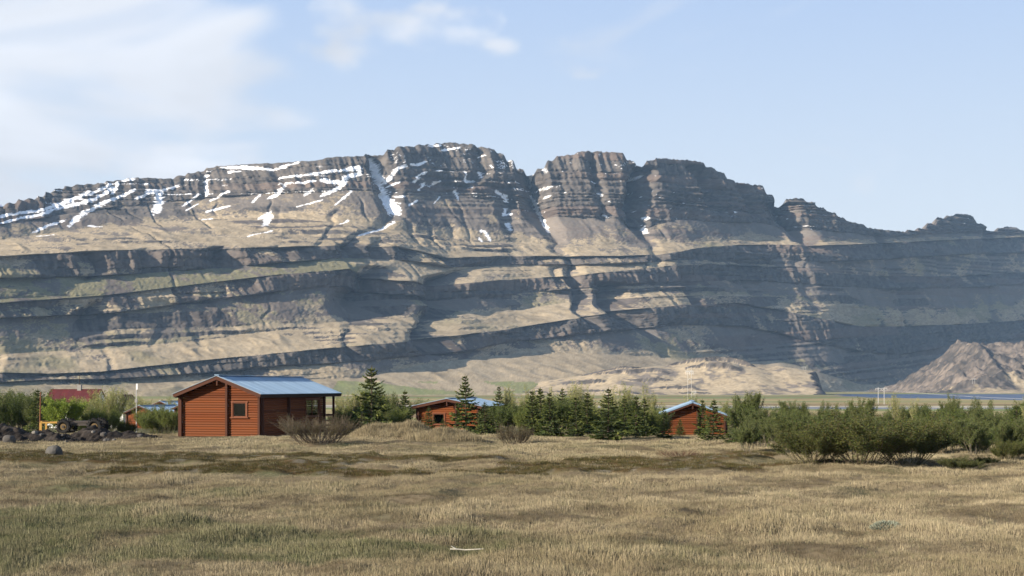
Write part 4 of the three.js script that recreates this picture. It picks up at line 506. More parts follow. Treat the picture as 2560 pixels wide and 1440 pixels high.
function cabin(o) {
  const g = thing(o.name || 'log_cabin', o.label, 'cabin', o.group), { w, len, wallH, rise, over = 0.28, front = 0.5, ch = 0.125, t = 0.09 } = o;
  g.position.set(o.x, o.y, -o.D); g.rotation.y = -o.turn * Math.PI / 180;
  const half = w / 2 + over, slope = Math.atan2(rise, half), eaveY = wallH, ridgeY = wallH + rise, n = Math.ceil(wallH / ch), thick = 0.15;
  const under = (x) => ridgeY - thick / Math.cos(slope) - Math.abs(x - w / 2) * Math.tan(slope);
  const gable = (y) => { const lim = (ridgeY - thick / Math.cos(slope) - y) / Math.tan(slope); return lim >= w / 2 ? [0, w] : [w / 2 - lim, w / 2 + lim]; };
  const sideTop = under(0) , side = (y) => y < sideTop ? [0.05, len - 0.05] : [0, 0];
  const holes = (o.windows || []).map((v) => v);
  const fw = logWall(g, 'gable_wall', w, gable, ch, t, holes); fw.position.set(0, 0, 0);
  const bw = logWall(g, 'back_wall', w, gable, ch, t, []); bw.position.set(w, 0, -len); bw.rotation.y = Math.PI;
  const rw = logWall(g, 'side_wall', len, side, ch, t, o.sideWindows || []); rw.position.set(w, 0, 0); rw.rotation.y = Math.PI / 2;
  const lw = logWall(g, 'side_wall', len, side, ch, t, []); lw.position.set(0, 0, -len); lw.rotation.y = -Math.PI / 2;
  for (const [a, b, y0, y1] of holes) windowIn(g, a, b, y0, y1, () => {});
  for (const [a, b, y0, y1] of o.sideWindows || []) windowIn(g, a, b, y0, y1, (q) => { q.position.set(w, 0, 0); q.rotation.y = Math.PI / 2; }, 2);
  put('floor', box(w - 0.12, 0.1, len - 0.12), INSIDE, g, w / 2, 0.06, -len / 2);
  put('inner_wall', box(w - 0.3, wallH - 0.4, 0.05), INSIDE, g, w / 2, (wallH - 0.4) / 2 + 0.12, -1.8);
  for (const x of [0.0, w, ...(o.posts || [])]) endStack(g, x === 0 || x === w ? n : Math.floor((under(x)) / ch), ch, x, 0.115, false);
  for (const z of [0.0, ...(o.sidePosts || []).map((s) => -s), -len]) { endStack(g, Math.floor(sideTop / ch), ch, w + 0.115, z, true); endStack(g, Math.floor(sideTop / ch), ch, -0.115, z, true); }
  // roof: two slopes of ribbed sheets on boarding
  const long = front + len + (o.porch || 0) + 0.35, run = half / Math.cos(slope), sheets = Math.round(long / 1.0), sw = long / sheets;
  for (const s of [-1, 1]) {
    const deck = new THREE.Group(); deck.name = 'roof'; g.add(deck); deck.position.set(w / 2, ridgeY, front); deck.rotation.order = 'YXZ'; deck.rotation.z = -s * slope;
    put('boarding', box(run, 0.07, long - 0.04), DARKW, deck, s * run / 2, -0.085, -long / 2);
    const rib = geoCache.get('rib' + run + sw) || (() => {            // one ribbed sheet
      const P = []; const ribs = 5; for (let k = 0; k < ribs; k++) { const z0 = -k * sw / ribs, q = sw / ribs; P.push([z0, 0], [z0 - q * 0.70, 0], [z0 - q * 0.76, 0.022], [z0 - q * 0.92, 0.022]); } P.push([-sw + 0.004, 0], [-sw + 0.004, -0.012], [0, -0.012]);
      const shape = new THREE.Shape(P.map(([a, b]) => new THREE.Vector2(a, b))); const e = new THREE.ExtrudeGeometry(shape, { depth: run + 0.03, bevelEnabled: false }); e.rotateY(Math.PI / 2); e.applyMatrix4(new THREE.Matrix4().makeScale(1, 1, 1)); geoCache.set('rib' + run + sw, e); return e; })();
    for (let k = 0; k < sheets; k++) { const m = put('roof_sheet', rib, METAL[(k * 7 + (s > 0 ? 1 : 0)) % 3], deck, s > 0 ? 0 : -run - 0.03, -0.036 + 0.002 * (k % 2), -(k + 1) * sw); void m; }
    // rake boards at both ends, fascia at the eave
    put('rake_board', box(run + 0.02, 0.17, 0.035), TRIM, deck, s * run / 2, -0.145, 0.0); put('rake_board', box(run + 0.02, 0.17, 0.035), TRIM, deck, s * run / 2, -0.145, -long + 0.02);
    put('rake_flashing', box(run + 0.03, 0.022 + (o.flash || 0), 0.05), o.flash ? METAL[1] : GUTTER, deck, s * (run / 2 + 0.005), -0.034 - (o.flash || 0) / 2, 0.026);
    put('fascia', box(0.03, 0.13, long - 0.08), DARKW, deck, s * (run - 0.02), -0.186, -long / 2);
    const nr = Math.floor(long / 0.62); for (let k = 1; k < nr; k++) put('rafter_end', box(0.26, 0.10, 0.05), k % 2 ? TRIM : FRAMEW, deck, s * (run - 0.17), -0.172, -k * long / nr);
  }
  put('ridge_cap', box(0.26, 0.02, long), METAL[2], g, w / 2, ridgeY + 0.004, front - long / 2);
  put('king_post', box(0.075, 0.36, 0.06), TRIM, g, w / 2, ridgeY - 0.36, front - 0.06); put('purlin_end', box(0.12, 0.12, front - 0.12), TRIM, g, w / 2, ridgeY - 0.30, (front - 0.12) / 2);
  for (const x of [0.02, w - 0.02]) put('purlin_end', box(0.12, 0.12, front - 0.2), TRIM, g, x, under(x < 1 ? 0 : w) - 0.07, (front - 0.2) / 2 + 0.05);
  if (o.porch) {
    put('porch_deck', box(w, 0.12, o.porch - 0.1), TRIM, g, w / 2, 0.10, -len - o.porch / 2 - 0.05);
    for (const x of [0.08, w / 2, w - 0.08]) put('porch_post', box(0.11, sideTop - 0.16 + (x > 1 && x < w - 1 ? 0.6 : 0), 0.11), TRIM, g, x, 0.16 + (sideTop - 0.16 + (x > 1 && x < w - 1 ? 0.6 : 0)) / 2, -len - o.porch + 0.12);
    for (const x of [0.08, w - 0.08]) { put('porch_beam', box(0.11, 0.16, o.porch), TRIM, g, x, sideTop - 0.06, -len - o.porch / 2); for (const y of [0.95, 0.62, 0.34]) put('railing', box(0.05, 0.08, o.porch - 0.3), TRIM, g, x, y, -len - o.porch / 2); }
    for (const y of [0.95, 0.62, 0.34]) put('railing', box(w / 2 - 0.2, 0.08, 0.05), TRIM, g, w * 0.75, y, -len - o.porch + 0.12);
  }
  if (o.meter) put('meter_box', box(0.14, 0.42, 0.30), CONCRETE, g, -0.13, 0.95, -0.45);
  return g;
}
cabin({ label: 'large red-brown log cabin with pale metal roof beside the bare grey shrub', x: -17.17, y: groundH(-15, 74) - 0.03, D: 74, turn: 14, w: 4.38, len: 8.57, wallH: 2.25, rise: 0.94, porch: 2.1, windows: [[2.89, 3.63, 1.03, 1.78]], sideWindows: [[6.0, 7.95, 0.95, 1.88]], posts: [2.58], sidePosts: [3.45], meter: 1 });
cabin({ label: 'low-roofed red log cabin half hidden by spruces behind the two grassy mounds', x: -6.35, y: -1.0, D: 97, turn: 12, w: 4.15, len: 6.2, wallH: 2.27, rise: 0.52, over: 0.4, porch: 1.4, windows: [[1.05, 1.80, 1.0, 1.72]], posts: [2.62], sidePosts: [2.8] });
cabin({ label: 'red log cabin seen gable-on with pale edged roof among spruces', x: 9.95, y: -1.52, D: 95, turn: 6, w: 4.2, len: 6.0, wallH: 2.2, rise: 0.92, over: 0.36, flash: 0.07, posts: [2.4], windows: [] });
cabin({ label: 'small distant log cabin by the white mast with bushes before its wall', x: -50.6, y: -3.1, D: 187, turn: 20, w: 4.3, len: 7.5, wallH: 2.25, rise: 0.95, ch: 0.16 });
cabin({ label: 'distant log cabin mostly hidden behind the large log cabin', x: -41.6, y: -2.4, D: 176, turn: 16, w: 4.4, len: 7, wallH: 2.3, rise: 0.95, ch: 0.16 });
cabin({ label: 'farthest small log cabin, only its pale roof showing above bushes', x: -54.6, y: -3.2, D: 214, turn: 20, w: 4.4, len: 7, wallH: 2.6, rise: 1.0, ch: 0.16 });

// the red-roofed farmhouse behind the left-hand trees
{
  const g = thing('farmhouse', 'white farmhouse with long red corrugated roof behind the left-hand trees', 'house'); g.position.set(-68, -5.5, -222);
  const RED = [std(lin(0.095, 0.011, 0.012), 0.7), std(lin(0.080, 0.010, 0.011), 0.7)], W = 8.0, d = 7, eave = 5.3, top = 7.5, sl = Math.atan2(top - eave, d / 2 + 0.3), run = Math.hypot(top - eave, d / 2 + 0.3);
  const sh = new THREE.Shape([[-d / 2, 0], [d / 2, 0], [d / 2, eave], [0, top - 0.12], [-d / 2, eave]].map(([a, b]) => new THREE.Vector2(a, b))), wg = new THREE.ExtrudeGeometry(sh, { depth: W - 0.3, bevelEnabled: false }); wg.rotateY(Math.PI / 2); wg.translate(-(W - 0.3) / 2, 0, 0);
  mesh('wall', wg, WHITE, g);
  for (const s of [-1, 1]) for (let k = 0; k < 8; k++) { const m = put('roof_sheet', box(W / 8 - 0.01, 0.06, run + 0.1), RED[k % 2], g, -W / 2 + (k + 0.5) * W / 8, (eave + top) / 2 + 0.02, s * (d / 4 + 0.15)); m.rotation.x = s * sl; }
  put('ridge_cap', box(W, 0.08, 0.3), RED[0], g, 0, top + 0.08, 0); put('chimney', box(0.6, 1.0, 0.6), CONCRETE, g, 0.5, top + 0.3, 0);
  put('aerial', new THREE.CylinderGeometry(0.04, 0.05, 1.6, 6), DARKW, g, 0.5, top + 1.5, 0);
  for (const x of [-2.4, 0, 2.4]) { const w = put('window', box(1.0, 1.2, 0.08), WHITE, g, x, 3.6, d / 2 + 0.04); put('pane', box(0.84, 1.04, 0.02), std(lin(0.03, 0.035, 0.04), 0.15), w, 0, 0, 0.045); }
  const b = thing('outbuilding', 'small white gabled outbuilding with dark red roof beside the farmhouse', 'house'); b.position.set(-60.6, -5.4, -218); b.rotation.y = -0.3;
  const s2 = new THREE.Shape([[-1.1, 0], [1.1, 0], [1.1, 5.3], [0, 6.5], [-1.1, 5.3]].map(([a, c]) => new THREE.Vector2(a, c))), g2 = new THREE.ExtrudeGeometry(s2, { depth: 4, bevelEnabled: false }); g2.translate(0, 0, -4); mesh('wall', g2, WHITE, b);
  for (const s of [-1, 1]) { put('roof_sheet', box(1.75, 0.08, 4.4), RED[1], b, s * 0.62, 6.02, -2, 0, 0, -s * 0.83); }
  put('window', box(0.7, 0.9, 0.06), std(lin(0.04, 0.045, 0.05), 0.2), b, 0, 4.0, 0.03);
}
// ---------------------------------------------------------------- plants
const leafMat = new THREE.MeshPhysicalMaterial({ vertexColors: true, roughness: 0.9, metalness: 0, transmission: 0.3, thickness: 0, specularIntensity: 0.4, side: THREE.DoubleSide });
const barkMat = new THREE.MeshPhysicalMaterial({ vertexColors: true, roughness: 0.95, metalness: 0, specularIntensity: 0.3 });
class Soup {                                                       // collects coloured triangles
  constructor() { this.p = []; this.c = []; }
  tri(a, b, c, col) { this.p.push(...a, ...b, ...c); for (let k = 0; k < 3; k++) this.c.push(...col); }
  quad(a, b, c, d, col) { this.tri(a, b, c, col); this.tri(a, c, d, col); }
  leaf(x, y, z, dx, dy, dz, len, wid, r, col) {                     // a diamond leaf along (dx,dy,dz), turned at random
    let ax = r() - 0.5, ay = r() - 0.5, az = r() - 0.5, sx = dy * az - dz * ay, sy = dz * ax - dx * az, sz = dx * ay - dy * ax; const l = Math.hypot(sx, sy, sz) + 1e-6; sx *= wid / l; sy *= wid / l; sz *= wid / l;
    const mx = x + dx * len * 0.5, my = y + dy * len * 0.5, mz = z + dz * len * 0.5;
    this.quad([x, y, z], [mx + sx, my + sy, mz + sz], [x + dx * len, y + dy * len, z + dz * len], [mx - sx, my - sy, mz - sz], col);
  }
  rod(a, b, ra, rb, col, n = 3) {                                   // a thin tapering stem
    const d = [b[0] - a[0], b[1] - a[1], b[2] - a[2]], l = Math.hypot(...d) || 1e-6, u = Math.abs(d[1]) > 0.9 * l ? [1, 0, 0] : [0, 1, 0];
    let e = [d[1] * u[2] - d[2] * u[1], d[2] * u[0] - d[0] * u[2], d[0] * u[1] - d[1] * u[0]]; const el = Math.hypot(...e); e = e.map((v) => v / el); const f = [d[1] * e[2] - d[2] * e[1], d[2] * e[0] - d[0] * e[2], d[0] * e[1] - d[1] * e[0]].map((v) => v / l);
    const ring = (p, r) => Array.from({ length: n }, (_, k) => { const t = k / n * 6.2832, c = Math.cos(t) * r, s = Math.sin(t) * r; return [p[0] + e[0] * c + f[0] * s, p[1] + e[1] * c + f[1] * s, p[2] + e[2] * c + f[2] * s]; });
    const A = ring(a, ra), B = ring(b, rb); for (let k = 0; k < n; k++) { const m = (k + 1) % n; this.quad(A[k], A[m], B[m], B[k], col); }
  }
  geo() { const g = new THREE.BufferGeometry(); g.setAttribute('position', new THREE.Float32BufferAttribute(this.p, 3)); g.setAttribute('color', new THREE.Float32BufferAttribute(this.c, 3)); g.computeVertexNormals(); return g; }
}
const vary = (c, r, k = 0.25) => { const v = 1 + (r() - 0.5) * 2 * k, h = (r() - 0.5) * k * 0.6; return [c[0] * v * (1 + h), c[1] * v, c[2] * v * (1 - h)]; };
function spruceModel(seed, slim = 1) {                              // one metre tall, scaled when planted
  const r = rng(seed), wood = new Soup(), crown = new Soup(), W = 0.375 * slim, NL = 19;
  let lx = 0; for (let k = 0; k < 6; k++) { const a = k / 6, b = (k + 1) / 6, nx = lx + (r() - 0.5) * 0.010; wood.rod([lx, a, 0], [nx, b, 0], 0.017 * (1 - a) + 0.0025, 0.017 * (1 - b) + 0.0025, vary([0.075, 0.055, 0.042], r), 5); lx = nx; }
  const g1 = [0.045, 0.068, 0.014], g2 = [0.076, 0.102, 0.019], tip = [0.140, 0.160, 0.032];
  for (let k = 0; k < NL; k++) {
    const y = 0.03 + 0.90 * Math.pow(k / (NL - 1), 0.90) + (r() - 0.5) * 0.02, t = clamp((y - 0.02) / 0.97), reach = W * (0.95 * Math.pow(1 - t, 1.05) + 0.05 * (1 - t)) * (0.8 + 0.4 * r()) * (k < 2 ? 0.9 : 1) + 0.018, nb = 4 + Math.floor(r() * 3 + (1 - t) * 4);
    for (let b = 0; b < nb; b++) {
      const az = (b + r() * 0.9) / nb * 6.2832 + k * 1.7, L = reach * (0.55 + 0.65 * r()), c = Math.cos(az), s = Math.sin(az), up0 = 0.02 + 0.75 * t * t + (r() - 0.5) * 0.25, col = vary(r() < 0.55 ? g1 : g2, r, 0.3);
      let prev = [lx * y, y + (r() - 0.5) * 0.02, 0]; const nseg = 4, tilt = [up0, up0 - 0.24, up0 - 0.14, up0 + 0.30];
      for (let q = 0; q < nseg; q++) {
        const st = L / nseg, n = [prev[0] + c * st, prev[1] + tilt[q] * st, prev[2] + s * st];
        if (q < 3) wood.rod(prev, n, 0.0036 * (1 - q / 4), 0.0036 * (1 - (q + 1) / 4), [0.06, 0.045, 0.032], 3);
        const m = q === 0 ? 1 : 4; for (let e = 0; e < m; e++) for (const side of [-1, 0, 1]) {   // needled twigs to both sides and hanging
          const f = (e + r()) / m, x = lerp(prev[0], n[0], f), yy = lerp(prev[1], n[1], f), z = lerp(prev[2], n[2], f), fan = side ? 0.65 + 0.45 * r() : 0, dx = c * Math.cos(fan) - side * s * Math.sin(fan), dz = s * Math.cos(fan) + side * c * Math.sin(fan), dy = side ? -0.25 + 0.4 * r() : -0.5 + 0.6 * r(), tl = (0.020 + 0.070 * (1 - t) * (1 - 0.5 * q / nseg)) * (0.6 + 0.7 * r());
          crown.leaf(x, yy, z, dx, dy, dz, tl, tl * 0.13 + 0.0032, r, vary(q === 3 && r() < 0.4 ? tip : col, r, 0.2));
        }
        prev = n;
      }
      crown.leaf(prev[0], prev[1], prev[2], c, 0.25, s, 0.03 + 0.02 * (1 - t), 0.006, r, vary(tip, r));
    }
  }
  for (let k = 0; k < 22; k++) { const y = 0.88 + 0.12 * r(), a = r() * 6.28, L = 0.012 + 0.035 * (1 - y) * 8; crown.leaf(lx * y, y, 0, Math.cos(a) * 0.8, 0.55, Math.sin(a) * 0.8, Math.min(0.04, L), 0.0045, r, vary(tip, r)); }
  return { trunk: wood.geo(), crown: crown.geo() };
}
// broadleaf: several stems from the ground, forking, with small leaves along the outer twigs
function broadModel(seed, o) {
  const r = rng(seed), wood = new Soup(), crown = new Soup(); let made = 0;
  const grow = (p, d, len, rad, depth) => {
    const n = 3; let q = p;
    for (let k = 0; k < n; k++) {
      const jit = 0.22, nd = [d[0] + (r() - 0.5) * jit, d[1] + (r() - 0.3) * jit * 0.6 + o.lift * 0.08, d[2] + (r() - 0.5) * jit], nl = Math.hypot(...nd); d = nd.map((v) => v / nl);
      const e = [q[0] + d[0] * len / n, q[1] + d[1] * len / n, q[2] + d[2] * len / n], ra = rad * (1 - 0.25 * k / n), rb = rad * (1 - 0.25 * (k + 1) / n);
      wood.rod(q, e, ra, rb, vary(o.bark, r, 0.3), depth === 0 ? 5 : 3);
      if (depth >= o.leafFrom || o.low) { const m = depth >= o.leafFrom && depth > 0 ? o.leaves : o.low; for (let j = 0; j < m; j++) { const f = r(), a = r() * 6.2832, u = r() * 2 - 0.7, h = Math.sqrt(Math.max(0.05, 1 - u * u * 0.6)), dx = Math.cos(a) * h, dz = Math.sin(a) * h, off = o.spread * r(), L = o.leafLen * (0.6 + 0.8 * r()); crown.leaf(lerp(q[0], e[0], f) + dx * off, lerp(q[1], e[1], f) + u * off, lerp(q[2], e[2], f) + dz * off, dx, u * 0.8, dz, L, L * o.leafWid, r, vary(o.cols[Math.floor(r() * o.cols.length)], r, 0.28)); made++; } }
      q = e;
      if (depth < o.depth && (k > 0 || depth > 0)) { const forks = depth === 0 ? o.fork0 : 2; for (let b = 0; b < forks; b++) { const a = r() * 6.2832, op = o.open * (0.6 + 0.8 * r()), s1 = Math.cos(a) * op, s2 = Math.sin(a) * op; const bd = [d[0] + s1, d[1] * (1 - 0.2 * op) + o.lift * 0.25 * op, d[2] + s2], bl = Math.hypot(...bd); grow(q, bd.map((v) => v / bl), len * (0.46 + 0.22 * r()), rb * 0.6, depth + 1); } }
    }
  };
  for (let k = 0; k < o.stems; k++) { const a = (k + r()) / o.stems * 6.2832, lean = o.lean * (0.3 + 0.9 * r()), x = Math.cos(a) * o.foot * r(), z = Math.sin(a) * o.foot * r(), d = [Math.cos(a) * lean, 1, Math.sin(a) * lean], l = Math.hypot(...d); grow([x, 0, z], d.map((v) => v / l), o.len * (0.75 + 0.45 * r()), o.rad, 0); }
  const t = wood.geo(), c = crown.geo(); c.computeBoundingBox(); t.computeBoundingBox(); const h = Math.max(c.boundingBox.max.y || 0, t.boundingBox.max.y), s = 1 / h; t.scale(s, s, s); c.scale(s, s, s);
  return { trunk: t, crown: c, made };
}
const GREY = [[0.100, 0.122, 0.036], [0.130, 0.142, 0.048], [0.072, 0.100, 0.022], [0.088, 0.112, 0.026]], LIME = [[0.190, 0.255, 0.034], [0.230, 0.285, 0.044], [0.150, 0.215, 0.030]], YEL = [[0.270, 0.280, 0.090], [0.320, 0.310, 0.120], [0.190, 0.215, 0.060]], OLV = [[0.074, 0.090, 0.018], [0.092, 0.096, 0.020], [0.056, 0.082, 0.015], [0.090, 0.078, 0.021]], DKG = [[0.064, 0.094, 0.018], [0.090, 0.118, 0.024]];
const BROAD = {
  willow: [11, 12, 13, 14].map((s) => broadModel(s, { stems: 9, foot: 0.22, lean: 0.36, len: 0.72, rad: 0.011, depth: 3, fork0: 2, open: 0.52, lift: 0.9, leafFrom: 1, low: 5, leaves: 6, spread: 0.045, leafLen: 0.034, leafWid: 0.26, bark: [0.105, 0.092, 0.072], cols: GREY })),
  poplar: [21, 22, 23].map((s) => broadModel(s, { stems: 2, foot: 0.06, lean: 0.10, len: 0.95, rad: 0.012, depth: 2, fork0: 4, open: 0.40, lift: 1.2, leafFrom: 1, low: 3, leaves: 11, spread: 0.04, leafLen: 0.028, leafWid: 0.34, bark: [0.20, 0.18, 0.145], cols: YEL })),
  birch: [31, 32].map((s) => broadModel(s, { stems: 8, foot: 0.25, lean: 0.42, len: 0.8, rad: 0.010, depth: 2, fork0: 3, open: 0.55, lift: 0.8, leafFrom: 0, low: 8, leaves: 14, spread: 0.07, leafLen: 0.032, leafWid: 0.40, bark: [0.10, 0.085, 0.07], cols: DKG })),
  lime: [41].map((s) => broadModel(s, { stems: 7, foot: 0.10, lean: 0.55, len: 0.75, rad: 0.014, depth: 2, fork0: 4, open: 0.6, lift: 0.5, leafFrom: 0, low: 6, leaves: 26, spread: 0.10, leafLen: 0.040, leafWid: 0.42, bark: [0.12, 0.10, 0.08], cols: LIME })),
  fresh: [55, 56].map((s) => broadModel(s, { stems: 12, foot: 0.35, lean: 0.55, len: 0.8, rad: 0.009, depth: 2, fork0: 3, open: 0.55, lift: 0.8, leafFrom: 0, low: 12, leaves: 12, spread: 0.07, leafLen: 0.032, leafWid: 0.38, bark: [0.10, 0.085, 0.06], cols: [[0.125, 0.155, 0.030], [0.150, 0.170, 0.038], [0.095, 0.130, 0.026]] })),
  olive: [51, 52, 53].map((s) => broadModel(s, { stems: 26, foot: 0.42, lean: 0.95, len: 0.75, rad: 0.008, depth: 2, fork0: 2, open: 0.55, lift: 0.6, leafFrom: 0, low: 16, leaves: 19, spread: 0.075, leafLen: 0.030, leafWid: 0.32, bark: [0.080, 0.064, 0.046], cols: OLV })),
  bare: [61, 62].map((s) => broadModel(s, { stems: 90, foot: 0.95, lean: 1.15, len: 0.95, rad: 0.0115, depth: 2, fork0: 2, open: 0.36, lift: 0.7, leafFrom: 1, low: 0, leaves: 2, spread: 0.02, leafLen: 0.034, leafWid: 0.26, bark: [0.085, 0.068, 0.052], cols: [[0.095, 0.080, 0.028], [0.080, 0.066, 0.026]] })),
  twig: [71].map((s) => broadModel(s, { stems: 80, foot: 0.7, lean: 1.3, len: 0.9, rad: 0.010, depth: 1, fork0: 2, open: 0.3, lift: 0.8, leafFrom: 3, low: 0, leaves: 0, spread: 0, leafLen: 0.02, leafWid: 0.3, bark: [0.105, 0.062, 0.040], cols: OLV })),
};
const SPRUCE = [1, 2, 3, 4].map((s) => spruceModel(s, [1, 0.86, 1.12, 0.95][s - 1]));
function plant(name, model, x, D, h, wide, label, category, group, seed) {
  const r = rng(seed), g = thing(name, label, category, group); g.position.set(x, groundH(x, D) - 0.03, -D); g.rotation.y = r() * 6.2832; g.scale.set(h * wide, h, h * wide); g.rotation.z = (r() - 0.5) * 0.06;
  mesh('trunk', model.trunk, barkMat, g); if (model.crown.attributes.position.count) mesh('crown', model.crown, leafMat, g); return g;
}
const F = 3555, at = (px, D) => D * (px - 1280) / F;                // how far east a bearing mark lies at distance D
// spruces: [mark, distance, height, width, label]
const spruces = [
  [928, 79, 3.95, 0.98, 'tall dark spruce standing alone right of the large log cabin'],
  [1165, 84, 3.65, 0.95, 'tall spruce in front of the low-roofed cabin, covering its right half'],
  [1072, 82, 1.75, 0.85, 'small spruce in front of the low-roofed cabin, left of its window'],
  [1012, 86, 2.75, 0.9, 'slim spruce just left of the low-roofed cabin'],
  [1108, 80, 0.95, 1.1, 'knee-high spruce below the window of the low-roofed cabin'],
  [1247, 84, 2.95, 0.75, 'narrow spruce at the right end of the low-roofed cabin'],
  [1212, 78, 1.9, 1.1, 'broad low spruce at the right corner of the low-roofed cabin'],
  [1330, 76, 2.55, 0.95, 'dark pointed spruce just right of the pale rounded shrub'],
  [1352, 80, 2.75, 0.9, 'spruce behind the dark pointed one right of the pale shrub'],
  [1376, 74, 2.4, 1.05, 'bushy spruce second from the pale rounded shrub in the row'],
  [1407, 82, 2.85, 0.8, 'thin spiky spruce with bare leader in the middle of the row'],
  [1441, 72, 2.15, 1.05, 'short dense spruce before a yellow-green poplar in the row'],
  [1468, 76, 2.35, 1.0, 'spruce left of the biggest one in the row'],
  [1521, 68, 2.55, 1.12, 'biggest dense spruce of the row, yellow-green at its top'],
  [1562, 78, 2.3, 0.9, 'spruce close behind the biggest one in the row'],
  [1590, 70, 2.2, 1.0, 'dark spruce right of the biggest one in the row'],
  [1612, 74, 2.1, 0.95, 'right-hand end spruce of the row before the gable-on cabin'],
  [1660, 70, 1.6, 0.85, 'spruce covering the left corner of the gable-on cabin'],
  [1700, 76, 1.0, 0.9, 'small thin spruce before the middle of the gable-on cabin'],
  [1757, 76, 2.1, 0.85, 'slim spruce whose tip crosses the roof of the gable-on cabin'],
  [1781, 66, 1.95, 1.05, 'broad light green spruce before the right half of the gable-on cabin'],
  [1832, 64, 1.2, 1.2, 'low spreading spruce right of the gable-on cabin'],
  [2118, 66, 1.75, 0.85, 'dark spruce tip rising out of the willow thicket'],
  [2540, 58, 2.05, 1.1, 'dark green spruce at the right edge of the thicket'],
  [95, 96, 3.4, 0.85, 'dark spruce among the left-hand trees behind the rusty pole'],
  [1632, 80, 1.5, 0.9, 'small spruce just left of the gable-on cabin']];
spruces.forEach(([px, D, h, w, label], i) => plant('spruce_tree', SPRUCE[i % 4], at(px, D), D, h, w, label, 'spruce', 'spruces among the cabins', 100 + i));
// broadleaf trees: [kind, mark, distance, height, width, label key]
const ORD = 'first second third fourth fifth sixth seventh eighth ninth tenth eleventh twelfth thirteenth fourteenth fifteenth sixteenth seventeenth eighteenth nineteenth twentieth'.split(' '); for (let k = 1; k < 10; k++) ORD.push('twenty-' + ORD[k - 1]);
{
  const r = rng(77); let id = 300;
  const row = (kinds, what, where, cat, n, p0, p1, d0, d1, h0, h1, w0 = 0.9, w1 = 1.3) => { for (let k = 0; k < n; k++) { const px = lerp(p0, p1, (k + 0.15 + 0.7 * r()) / n), D = lerp(d0, d1, r()), kind = kinds[Math.floor(r() * kinds.length)], M = BROAD[kind]; plant(kind === 'willow' ? 'willow_tree' : kind === 'birch' || kind === 'fresh' ? 'birch_bush' : 'poplar_tree', M[Math.floor(r() * M.length)], at(px, D), D, lerp(h0, h1, r()), lerp(w0, w1, r()), ORD[k] + ' ' + what + ' from the left ' + where, cat, what + ' ' + where, id++); } };
  row(['willow'], 'grey-green willow', 'in the front row of the thicket', 'willow', 26, 1850, 2600, 53, 61, 1.3, 1.8, 0.9, 1.3);
  row(['willow', 'birch'], 'shrubby tree', 'in the middle row of the thicket', 'tree', 20, 1830, 2600, 62, 74, 1.55, 2.0, 0.9, 1.25);
  row(['willow', 'poplar'], 'wispy tree top', 'at the back of the thicket', 'tree', 9, 1830, 2600, 68, 80, 1.9, 2.5, 0.7, 1.0);
  row(['birch'], 'low dark green bush', 'at the foot of the thicket', 'bush', 20, 1845, 2600, 53.5, 60, 0.7, 1.15, 1.2, 1.7);
  row(['fresh'], 'yellow-green bush', 'between the earth heap and the large cabin', 'bush', 6, 368, 446, 82, 90, 1.6, 2.1, 0.9, 1.2);
  row(['fresh'], 'light green bush', 'behind the yellow trailer', 'bush', 6, 190, 292, 87, 93, 1.5, 2.2, 0.9, 1.2);
  row(['fresh'], 'mid-green bush', 'around the tall lone spruce', 'bush', 8, 850, 1000, 82, 94, 1.6, 2.2, 0.9, 1.3);
  row(['fresh', 'birch'], 'mid-green bush', 'behind the row of spruces', 'bush', 14, 1235, 1650, 80, 94, 1.7, 2.5, 0.9, 1.3);
  row(['poplar'], 'yellow-green poplar', 'behind the row of spruces', 'tree', 18, 1255, 1640, 82, 104, 2.7, 3.6, 0.8, 1.1);
  row(['birch', 'willow'], 'dark green bush', 'between the spruces of the row', 'bush', 16, 1240, 1650, 76, 88, 1.5, 2.2, 1.0, 1.4);
  row(['poplar', 'willow'], 'pale young tree', 'between the large and the low-roofed cabin', 'tree', 12, 845, 1005, 86, 108, 2.5, 3.4, 0.9, 1.3);
  row(['birch', 'willow'], 'dark bush', 'between the large and the low-roofed cabin', 'bush', 8, 850, 1000, 80, 90, 1.4, 1.9, 1.0, 1.4);
  row(['poplar'], 'yellow-green poplar', 'behind the gable-on cabin', 'tree', 9, 1640, 1900, 98, 112, 2.9, 4.0, 0.8, 1.1);
  row(['willow', 'birch'], 'grey-green tree', 'in the dark clump at the left edge', 'tree', 16, -60, 112, 102, 118, 2.7, 3.9, 0.9, 1.3);
  row(['poplar'], 'pale short poplar', 'right of the lime green tree', 'tree', 8, 188, 245, 91, 100, 2.5, 3.0, 0.9, 1.2);
  row(['poplar'], 'pale tall poplar', 'before the white mast', 'tree', 8, 240, 296, 92, 104, 3.0, 3.8, 0.9, 1.2);
  row(['poplar'], 'sunlit poplar', 'in the far row behind the distant cabins', 'tree', 16, 300, 470, 190, 240, 4.2, 6.4, 1.0, 1.4);
}
